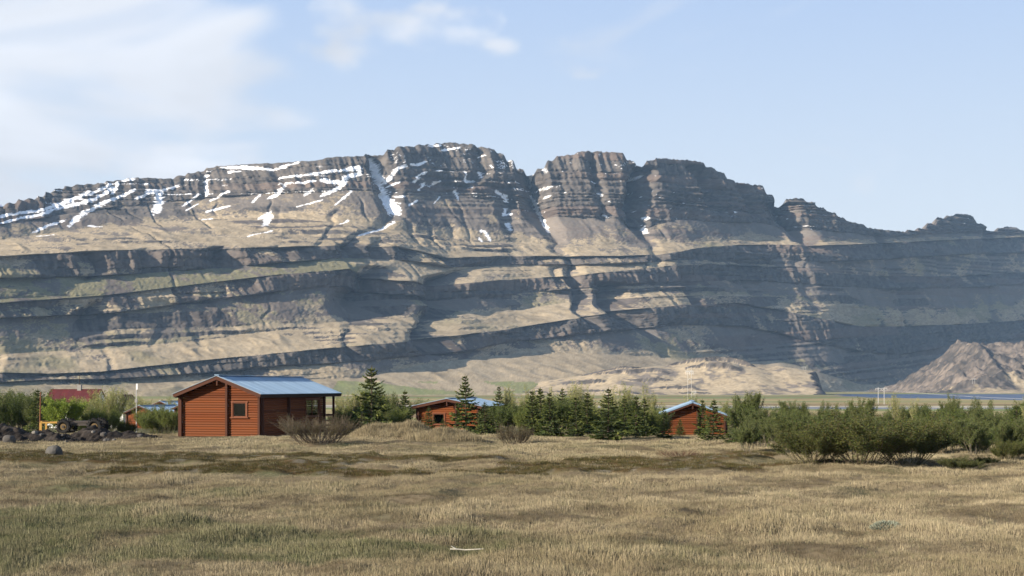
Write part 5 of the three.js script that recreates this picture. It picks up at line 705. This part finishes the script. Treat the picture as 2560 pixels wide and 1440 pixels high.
const singles = [
  ['lime_tree', 'lime', 155, 86, 2.7, 1.0, 'bright lime green rounded tree left of the pale poplars', 'tree'],
  ['willow_shrub', 'olive', 318, 88, 1.15, 0.9, 'olive bush in front of the small distant cabin', 'bush'],
  ['willow_shrub', 'olive', 392, 88, 2.1, 0.62, 'olive-green bush just left of the large cabin wall', 'bush'],
  ['willow_shrub', 'olive', 428, 86, 1.75, 0.55, 'bush touching the left wall of the large cabin', 'bush'],
  ['bare_shrub', 'bare', 795, 63, 1.45, 1.75, 'large bare grey-brown shrub in front of the large cabin', 'shrub'],
  ['bare_shrub', 'bare', 1287, 66, 1.2, 0.95, 'pale rounded shrub between the low-roofed cabin and the row of spruces', 'shrub'],
  ['twig_shrub', 'twig', 1702, 50, 0.42, 2.3, 'low reddish-brown twiggy shrub in the grass before the gable-on cabin', 'shrub'],
  ['willow_shrub', 'olive', 2150, 45.5, 2.0, 1.75, 'big olive willow bush at the front of the thicket', 'bush'],
  ['willow_shrub', 'olive', 2035, 46, 1.45, 1.5, 'lower left shoulder of bush beside the big olive willow bush', 'bush'],
  ['willow_shrub', 'olive', 2270, 46.5, 1.85, 1.4, 'olive bush right of the big olive willow bush', 'bush'],
  ['willow_shrub', 'olive', 2400, 43.5, 0.52, 2.2, 'low flat green bush in the grass near the right-hand side', 'bush'],
  ['willow_shrub', 'olive', 2525, 50, 1.0, 1.2, 'rounded grey-green bush at the right edge of the meadow', 'bush'],
  ['willow_shrub', 'olive', 2466, 47, 0.42, 1.4, 'small low bush just left of the right-edge rounded bush', 'bush'],
];
singles.forEach(([name, kind, px, D, h, w, label, cat], i) => plant(name, BROAD[kind][i % BROAD[kind].length], at(px, D), D, h, w, label, cat, undefined, 900 + i));
// ---------------------------------------------------------------- meadow grass, moss, small things in the field
{
  const bladeGeo = (seed, n, h, spread, wid) => {
    const r = rng(seed), s = new Soup();
    for (let k = 0; k < n; k++) {
      const a = r() * 6.2832, rad = spread * Math.sqrt(r()), x = Math.cos(a) * rad, z = Math.sin(a) * rad, H = h * (0.5 + 0.7 * r()), lx = 0.35 * H * (r() - 0.2) + Math.cos(a) * H * 0.25, lz = 0.35 * H * (r() - 0.5) + Math.sin(a) * H * 0.25, t = r() * 3.14, wx = Math.cos(t) * wid, wz = Math.sin(t) * wid, v = 0.75 + 0.5 * r();
      const col = [v, v * (0.96 + 0.08 * r()), v * (0.9 + 0.2 * r())], m = [x + lx * 0.4, H * 0.6, z + lz * 0.4];
      s.quad([x - wx, -0.02, z - wz], [x + wx, -0.02, z + wz], [m[0] + wx * 0.7, m[1], m[2] + wz * 0.7], [m[0] - wx * 0.7, m[1], m[2] - wz * 0.7], col);
      s.tri([m[0] - wx * 0.7, m[1], m[2] - wz * 0.7], [m[0] + wx * 0.7, m[1], m[2] + wz * 0.7], [x + lx, H * 0.95, z + lz], col);
    }
    return s.geo();
  };
  const grassMat = new THREE.MeshPhysicalMaterial({ vertexColors: true, roughness: 0.9, metalness: 0, specularIntensity: 0.3, side: THREE.DoubleSide });
  const straw = [0.222, 0.187, 0.113], pale = [0.300, 0.256, 0.164], brown = [0.108, 0.088, 0.055], green = [0.066, 0.094, 0.030], sage = [0.138, 0.140, 0.076];
  const kinds = [[bladeGeo(5, 26, 0.075, 0.13, 0.0024), []], [bladeGeo(6, 24, 0.105, 0.12, 0.0020), []], [bladeGeo(7, 30, 0.055, 0.17, 0.0030), []], [bladeGeo(8, 30, 0.075, 0.26, 0.0046), []]];
  const r = rng(2024);
  const sow = (d0, d1, per) => {
    const wide = (D) => D * 0.41 + 2, area = (d1 - d0) * (wide(d0) + wide(d1)), n = Math.round(area * per);
    for (let k = 0; k < n; k++) {
      const D = lerp(d0, d1, r()), x = (r() * 2 - 1) * wide(d1); if (Math.abs(x) > wide(D)) continue;
      const m = mossAt(x, D), gr = greenAt(x, D); if (m > 0.2 && r() < 0.95) { for (let q = 0; q < 2; q++) { const mx = x + (r() - 0.5) * 0.3, mD = D + (r() - 0.5) * 0.3; kinds[2][1].push([mx, groundH(mx, mD), -mD, r() * 6.28, 0.5 + 0.5 * r(), r() < 0.6 ? [0.058, 0.054, 0.018] : r() < 0.7 ? [0.092, 0.066, 0.030] : [0.16, 0.14, 0.10], 0.7 + 0.5 * r()]); } continue; }
      if (x < -at0(D) ) continue;
      if (inCabin(x, D)) continue;
      const tuss = fbm(x * 0.62 + 90, D * 0.5 + 3, 3), clump = fbm(x * 0.8 + 60, D * 0.8, 3), dry = fbm(x * 0.25 + 5, D * 0.3, 3);
      let c = mix3(straw, pale, clamp(0.4 + 1.3 * dry + 0.4 * (r() - 0.5))); c = mix3(c, brown, clamp(0.22 - 1.5 * clump + 1.4 * fbm(x * 0.45 + 31, D * 0.9 + 7, 3) + 0.4 * (r() - 0.5)));
      c = mix3(c, pale, 0.5 * smooth(0.1, 0.4, tuss)); const g = smooth(0.15, 0.75, gr + 0.3 * (r() - 0.5)); c = mix3(c, r() < 0.75 ? sage : green, g * 0.65);
      if (r() < 0.08) c = mix3(c, sage, 0.7);
      const s = (0.7 + 0.4 * r() + 0.45 * clump + 0.25 * g) * (0.78 + 0.45 * smooth(0.05, 0.38, tuss)) * (D > 38 && D < 58 && mossAt(x, D + 0.9) > 0.2 ? 0.45 : 1), kind = D > 46 ? 3 : Math.floor(r() * 3);
      kinds[kind][1].push([x, groundH(x, D), -D, r() * 6.28, Math.max(0.35, s) * (D > 46 ? 1.0 : 1), c, 0.8 + 0.5 * r()]);
    }
  };
  function at0(D) { return D * 1; }
  const CAB = [[-17.4, -11.5, 63.5, 84], [-6.6, -1.0, 91, 104], [9.5, 14.6, 89, 101]];
  function inCabin(x, D) { for (const [a, b, c, d] of CAB) if (x > a && x < b && D > c + 8 && D < d) return true; return false; }
  sow(17.5, 26, 150); sow(26, 34, 105); sow(34, 46, 70); sow(46, 62, 40); sow(62, 82, 22); sow(82, 100, 8);
  for (const [mx, md, rx, rd] of MOUNDS) for (let k = 0; k < 420; k++) {           // long dead grass hanging over the mounds
    const a = r() * 6.28, q = Math.sqrt(r()) * 1.15, x = mx + Math.cos(a) * q * rx, D = md + Math.sin(a) * q * rd; kinds[1][1].push([x, groundH(x, D), -D, r() * 6.28, 1.5 + 0.9 * r(), mix3(r() < 0.75 ? pale : brown, straw, r()), 0.9 + 0.4 * r()]);
  }
  const M = new THREE.Matrix4(), Q = new THREE.Quaternion(), E = new THREE.Euler(), P = new THREE.Vector3(), S = new THREE.Vector3(), C = new THREE.Color();
  const root = new THREE.Group(); root.name = 'meadow_grass'; root.userData = { kind: 'stuff', label: 'dry straw coloured meadow grass over the whole field', category: 'grass' }; scene.add(root);
  let total = 0;
  for (const [geo, list] of kinds) {
    const im = new THREE.InstancedMesh(geo, grassMat, list.length); im.name = 'grass_tuft'; im.castShadow = im.receiveShadow = true; im.userData = { kind: 'stuff' };
    list.forEach(([x, y, z, turn, s, c, hh], i) => { E.set((hash2(i, 3) - 0.5) * 0.3, turn, -0.10 + (hash2(i, 4) - 0.5) * 0.3); Q.setFromEuler(E); M.compose(P.set(x, y, z), Q, S.set(s, s * hh, s)); im.setMatrixAt(i, M); im.setColorAt(i, C.setRGB(c[0], c[1], c[2])); });
    root.add(im); total += list.length;
  }
  console.log('grass tufts', total);
}
// loose stones and earth
function rockGeo(seed, sx, sy, sz, rough = 0.22, det = 3) {
  const g = new THREE.IcosahedronGeometry(1, det), p = g.attributes.position;
  for (let i = 0; i < p.count; i++) { const x = p.getX(i), y = p.getY(i), z = p.getZ(i), n = 1 + rough * (fbm(x * 1.3 + seed, y * 1.3 + z * 1.7 + seed * 3, 3) + 0.5 * fbm(z * 2.2 - seed, x * 2.2 + y * 1.1, 2)), q = (v) => Math.sign(v) * Math.pow(Math.abs(v), 0.82); p.setXYZ(i, q(x) * n * sx, q(y) * n * sy, q(z) * n * sz); }
  g.computeVertexNormals(); return g;
}
const STONE = [std(lin(0.085, 0.080, 0.075), 0.95), std(lin(0.155, 0.145, 0.130), 0.95), std(lin(0.085, 0.078, 0.072), 0.95)], LICHEN = std(lin(0.088, 0.085, 0.080), 0.95);
{
  const b = tag(mesh('boulder', rockGeo(4, 0.29, 0.25, 0.27, 0.3), LICHEN), 'rounded grey boulder standing alone in the meadow on dark moss', 'boulder'); b.position.set(at(137, 51), groundH(at(137, 51), 51) + 0.25, -51); b.rotation.y = 0.4;
  const c = tag(mesh('boulder', rockGeo(9, 0.27, 0.24, 0.25, 0.2), STONE[0]), 'dark boulder at the foot of the earth heap near the left edge', 'boulder'); c.position.set(at(24, 66), groundH(at(24, 66), 66) + 0.15, -66);
  // heaps of dug earth
  const earth = new THREE.MeshPhysicalMaterial({ vertexColors: true, roughness: 1, metalness: 0, specularIntensity: 0.15 });
  const heapShape = (x, D) => { let h = 0; for (const [hx, hd, rx, rd, hh] of [[-25.6, 71, 1.5, 1.4, 0.75], [-23.2, 70.5, 1.2, 1.2, 0.45], [-21.3, 72, 0.8, 1.0, 0.58], [-20.4, 70.5, 1.3, 1.2, 0.55], [-24.6, 68.5, 1.6, 1.0, 0.4], [-22.4, 68.5, 1.6, 1.0, 0.4], [-19.2, 71, 1.2, 1.2, 0.35], [-18.4, 69.8, 0.8, 1.0, 0.22], [-27.5, 70.5, 1.6, 1.5, 0.6]]) h = Math.max(h, hh * Math.exp(-(((x - hx) / rx) ** 2 + ((D - hd) / rd) ** 2))); return h; };
  const nc = 170, nr = 70, pos = new Float32Array(nc * nr * 3), col = new Float32Array(nc * nr * 3);
  for (let j = 0; j < nr; j++) for (let i = 0; i < nc; i++) { const x = lerp(-30, -17.6, i / (nc - 1)), D = lerp(66, 75, j / (nr - 1)), o = (j * nc + i) * 3, h = heapShape(x, D), lump = h > 0.05 ? 0.16 * fbm(x * 2.6, D * 2.6, 3) + 0.10 * Math.abs(noise2(x * 6, D * 6)) + 0.05 * noise2(x * 13, D * 13) : 0; pos[o] = x; pos[o + 1] = groundH(x, D) + h - 0.09 + lump; pos[o + 2] = -D; const v = 0.8 + 0.5 * noise2(x * 5, D * 5) * noise2(x * 1.3, D * 1.3) + 0.3 * noise2(x * 9, D * 9), k = smooth(0.1, 0.5, noise2(x * 0.9, D * 1.1)); const c3 = mix3([0.034, 0.029, 0.026], [0.060, 0.051, 0.044], k); for (let m = 0; m < 3; m++) col[o + m] = c3[m] * v; }
  const heap = gridMesh('earth_heap', nc, nr, pos, col, earth); heap.userData = { label: 'long low heap of dark dug earth left of the large cabin', category: 'earth heap' };
  const r = rng(31), NUM = 'leftmost,second,third,fourth,fifth,sixth,seventh,eighth,ninth,tenth,eleventh,twelfth,thirteenth,fourteenth,fifteenth,sixteenth'.split(',');
  NUM.forEach((nth, k) => { const x = lerp(-25.8, -17.9, (k + 0.2 + 0.6 * r()) / NUM.length), D = lerp(67.2, 70.5, r()), s = 0.08 + 0.14 * r() * r(); const m = tag(mesh('stone', rockGeo(20 + k % 5, 1, 0.7, 0.85, 0.3, 2), STONE[k % 3]), nth + ' loose stone' + (k ? ' from the left' : '') + ' on the dark earth heap', 'stone', 'stones on the earth heap'); m.scale.setScalar(s); m.rotation.y = r() * 6; m.position.set(x, groundH(x, D) + heapShape(x, D) - 0.05 + s * 0.3, -D); });
  // a weathered stick, a pale cushion plant
  const stick = new Soup(); let q = [0, 0, 0]; for (const e of [[0.1, 0.0, 0.01], [0.24, -0.012, 0.0], [0.38, -0.004, 0.02], [0.54, 0.004, 0.01]]) { stick.rod(q, e, 0.011, 0.010, [0.46, 0.43, 0.36], 6); q = e; } stick.rod([0.1, 0, 0.01], [0.02, 0.05, 0.03], 0.012, 0.006, [0.60, 0.56, 0.48], 5);
  const st = tag(mesh('stick', stick.geo(), barkMat), 'bleached white stick lying in the foreground grass', 'stick'); st.position.set(at(1125, 22.4), groundH(at(1160, 22.4), 22.4) + 0.085, -22.4);
  const cu = new Soup(), rr = rng(8); for (let k = 0; k < 700; k++) { const a = rr() * 6.28, ra = Math.sqrt(rr()), x = Math.cos(a) * ra * 0.30, z = Math.sin(a) * ra * 0.22, y = 0.13 * (1 - ra * ra); cu.leaf(x, y, z, Math.cos(a) * 0.8, 0.5 + rr() * 0.4, Math.sin(a) * 0.8, 0.07, 0.006, rr, vary([0.27, 0.29, 0.22], rr, 0.25)); }
  const cm = tag(mesh('cushion_plant', cu.geo(), leafMat), 'pale silver-green cushion plant in the straw grass, right of centre', 'plant'); cm.position.set(at(2218, 26), groundH(at(2218, 26), 26), -26);
}
// ---------------------------------------------------------------- poles, machine, power line
const POLE = std(lin(0.45, 0.45, 0.43), 0.8), RUST = std(lin(0.16, 0.075, 0.040), 0.9), YELLOW = std(lin(0.36, 0.20, 0.03), 0.6), RUBBER = std(lin(0.022, 0.021, 0.020), 0.9), IRON = std(lin(0.045, 0.036, 0.030), 0.8), GALV = std(lin(0.5, 0.5, 0.49), 0.6);
const cyl = (r0, r1, h, n = 8) => new THREE.CylinderGeometry(r0, r1, h, n);
{
  const rp = tag(mesh('rusty_pole', cyl(0.035, 0.05, 2.5, 8), RUST), 'thin rusty upright pole beside the yellow machine', 'pole'); rp.position.set(at(100.5, 82), groundH(at(100, 82), 82) + 1.2, -82); rp.rotation.z = -0.02;
  const g = thing('mast', 'slim white mast with a panel aerial in front of the distant cabins', 'mast'); g.position.set(at(341, 120), groundH(at(341, 120), 120), -120);
  put('pole', cyl(0.028, 0.04, 4.4), POLE, g, 0, 2.2, 0); put('panel_aerial', new THREE.BoxGeometry(0.14, 0.5, 0.1), WHITE, g, 0.06, 4.2, 0.04); put('junction_box', new THREE.BoxGeometry(0.22, 0.3, 0.14), CONCRETE, g, 0, 3.0, 0.06);
  // the yellow farm trailer behind the earth
  const t = thing('farm_trailer', 'yellow and black farm trailer chassis on two big lugged tyres behind the earth heap', 'trailer'); t.position.set(at(101, 78), groundH(at(150, 78), 78) + 0.10, -78);
  put('drawbar', box(0.98, 0.08, 0.1), YELLOW, t, 0.49, 0.62, 0); put('drawbar', box(0.98, 0.08, 0.1), YELLOW, t, 0.49, 0.62, -0.9); put('stand', box(0.12, 0.52, 0.12), YELLOW, t, 0.03, 0.36, 0.0); put('stand', box(0.1, 0.5, 0.1), YELLOW, t, 0.03, 0.35, -0.9); put('cross_beam', box(0.1, 0.1, 1.0), YELLOW, t, 0.06, 0.66, -0.45);
  put('chassis', box(2.3, 0.14, 0.9), IRON, t, 2.1, 0.52, -0.45); put('deck_plate', box(1.1, 0.10, 0.8), IRON, t, 2.3, 0.66, -0.45); put('axle', cyl(0.05, 0.05, 1.3).rotateX(Math.PI / 2), IRON, t, 1.32, 0.38, -0.45); put('axle', cyl(0.05, 0.05, 1.3).rotateX(Math.PI / 2), IRON, t, 3.02, 0.40, -0.45);
  for (const [x, R] of [[1.32, 0.40], [3.02, 0.42]]) for (const z of [0.16, -1.06]) {
    const w = new THREE.Group(); w.name = 'wheel'; t.add(w); w.position.set(x, R, z);
    const parts = [new THREE.TorusGeometry(R * 0.74, R * 0.26, 10, 28)]; for (let k = 0; k < 20; k++) { const l = new THREE.BoxGeometry(0.05, 0.07, 0.22); l.rotateX((k % 2 ? 1 : -1) * 0.4); l.translate(0, R * 0.97, 0); l.rotateZ(k / 20 * 6.2832); parts.push(l.toNonIndexed()); }
    mesh('tyre', mergeGeometries(parts.map((p) => p.index ? p.toNonIndexed() : p)), RUBBER, w); mesh('rim', cyl(R * 0.42, R * 0.42, 0.12, 18).rotateX(Math.PI / 2), std(lin(0.12, 0.075, 0.025), 0.8), w); mesh('hub', cyl(0.07, 0.07, 0.2, 10).rotateX(Math.PI / 2), IRON, w);
  }
}
function pylon(px, D, h, y0, label, wide = 4.2, r = 0.17) {
  const g = thing('power_pylon', label, 'pylon', 'wooden power pylons of the valley line'); g.position.set(at(px, D), y0, -D);
  for (const s of [-1, 1]) { put('pole', cyl(r * 0.8, r, h), POLE, g, s * wide / 2, h / 2, 0); for (const e of [0, 1]) put('insulator', cyl(0.1, 0.1, 0.9, 6), GALV, g, s * wide * (e ? 0.95 : 0.45), h * 0.93 - 0.55, 0); }
  put('crossarm', box(wide * 2.1, 0.28, 0.28), POLE, g, 0, h * 0.93, 0); put('insulator', cyl(0.1, 0.1, 0.9, 6), GALV, g, 0, h * 0.93 - 0.55, 0);
  for (const s of [-1, 1]) put('brace', box(wide * 0.75, 0.14, 0.1), POLE, g, s * wide * 0.22, h * 0.80, 0, 0, 0, s * -0.55);
  return g;
}
const onKnoll = (px, py, D) => 2.6 + D * (965 - py) / F;
pylon(2203, 960, 12.2, PLAIN - 0.3, 'nearest wooden power pylon, standing on the flats above the willow thicket', 4.0);
pylon(1865, 2210, 9.5, onKnoll(1865, 924, 2210), 'distant power pylon on the knoll crest, left of the other one');
pylon(2011, 2200, 8.5, onKnoll(2011, 930, 2200), 'distant power pylon near the tip of the knoll');
pylon(2434, 2430, 9.5, onKnoll(2434, 960, 2430), 'farthest power pylon at the foot of the rocky spur');
pylon(1724, 430, 18.6, PLAIN - 0.2, 'tall thin power pylon rising behind the gable-on cabin', 1.1, 0.055);
pylon(1735, 700, 10.8, PLAIN - 0.2, 'short pylon beside the tall thin one behind the gable-on cabin', 1.0, 0.08);
{
  const wire = (a, b, sag, label) => { const pts = []; for (let k = 0; k <= 24; k++) { const t = k / 24; pts.push(new THREE.Vector3(lerp(a[0], b[0], t), lerp(a[1], b[1], t) - sag * 4 * t * (1 - t), lerp(a[2], b[2], t))); } tag(mesh('power_line', new THREE.TubeGeometry(new THREE.CatmullRomCurve3(pts), 40, 0.022, 4), POLE), label, 'cable', 'cables of the valley power line'); };
  const x0 = at(2203, 960), y0 = PLAIN + 10.2; for (const s of [-1, 0, 1]) { wire([x0 + s * 3.8, y0, -960], [at(2011, 2200) + s * 3.8, onKnoll(2011, 930, 2200) + 7.2, -2200], 14, ['left', 'middle', 'right'][s + 1] + ' cable of three running from the nearest pylon to the knoll'); wire([x0 + s * 3.8, y0, -960], [420, y0 - 2, -760], 5, ['left', 'middle', 'right'][s + 1] + ' cable of three leaving the nearest pylon past the right edge'); }
  const fp = tag(mesh('marker_post', cyl(0.09, 0.1, 5.5), WHITE), 'single pale post on the flats above the right part of the thicket', 'post'); fp.position.set(at(2438, 700), PLAIN + 2.7, -700);
}

renderer.render(scene, camera);
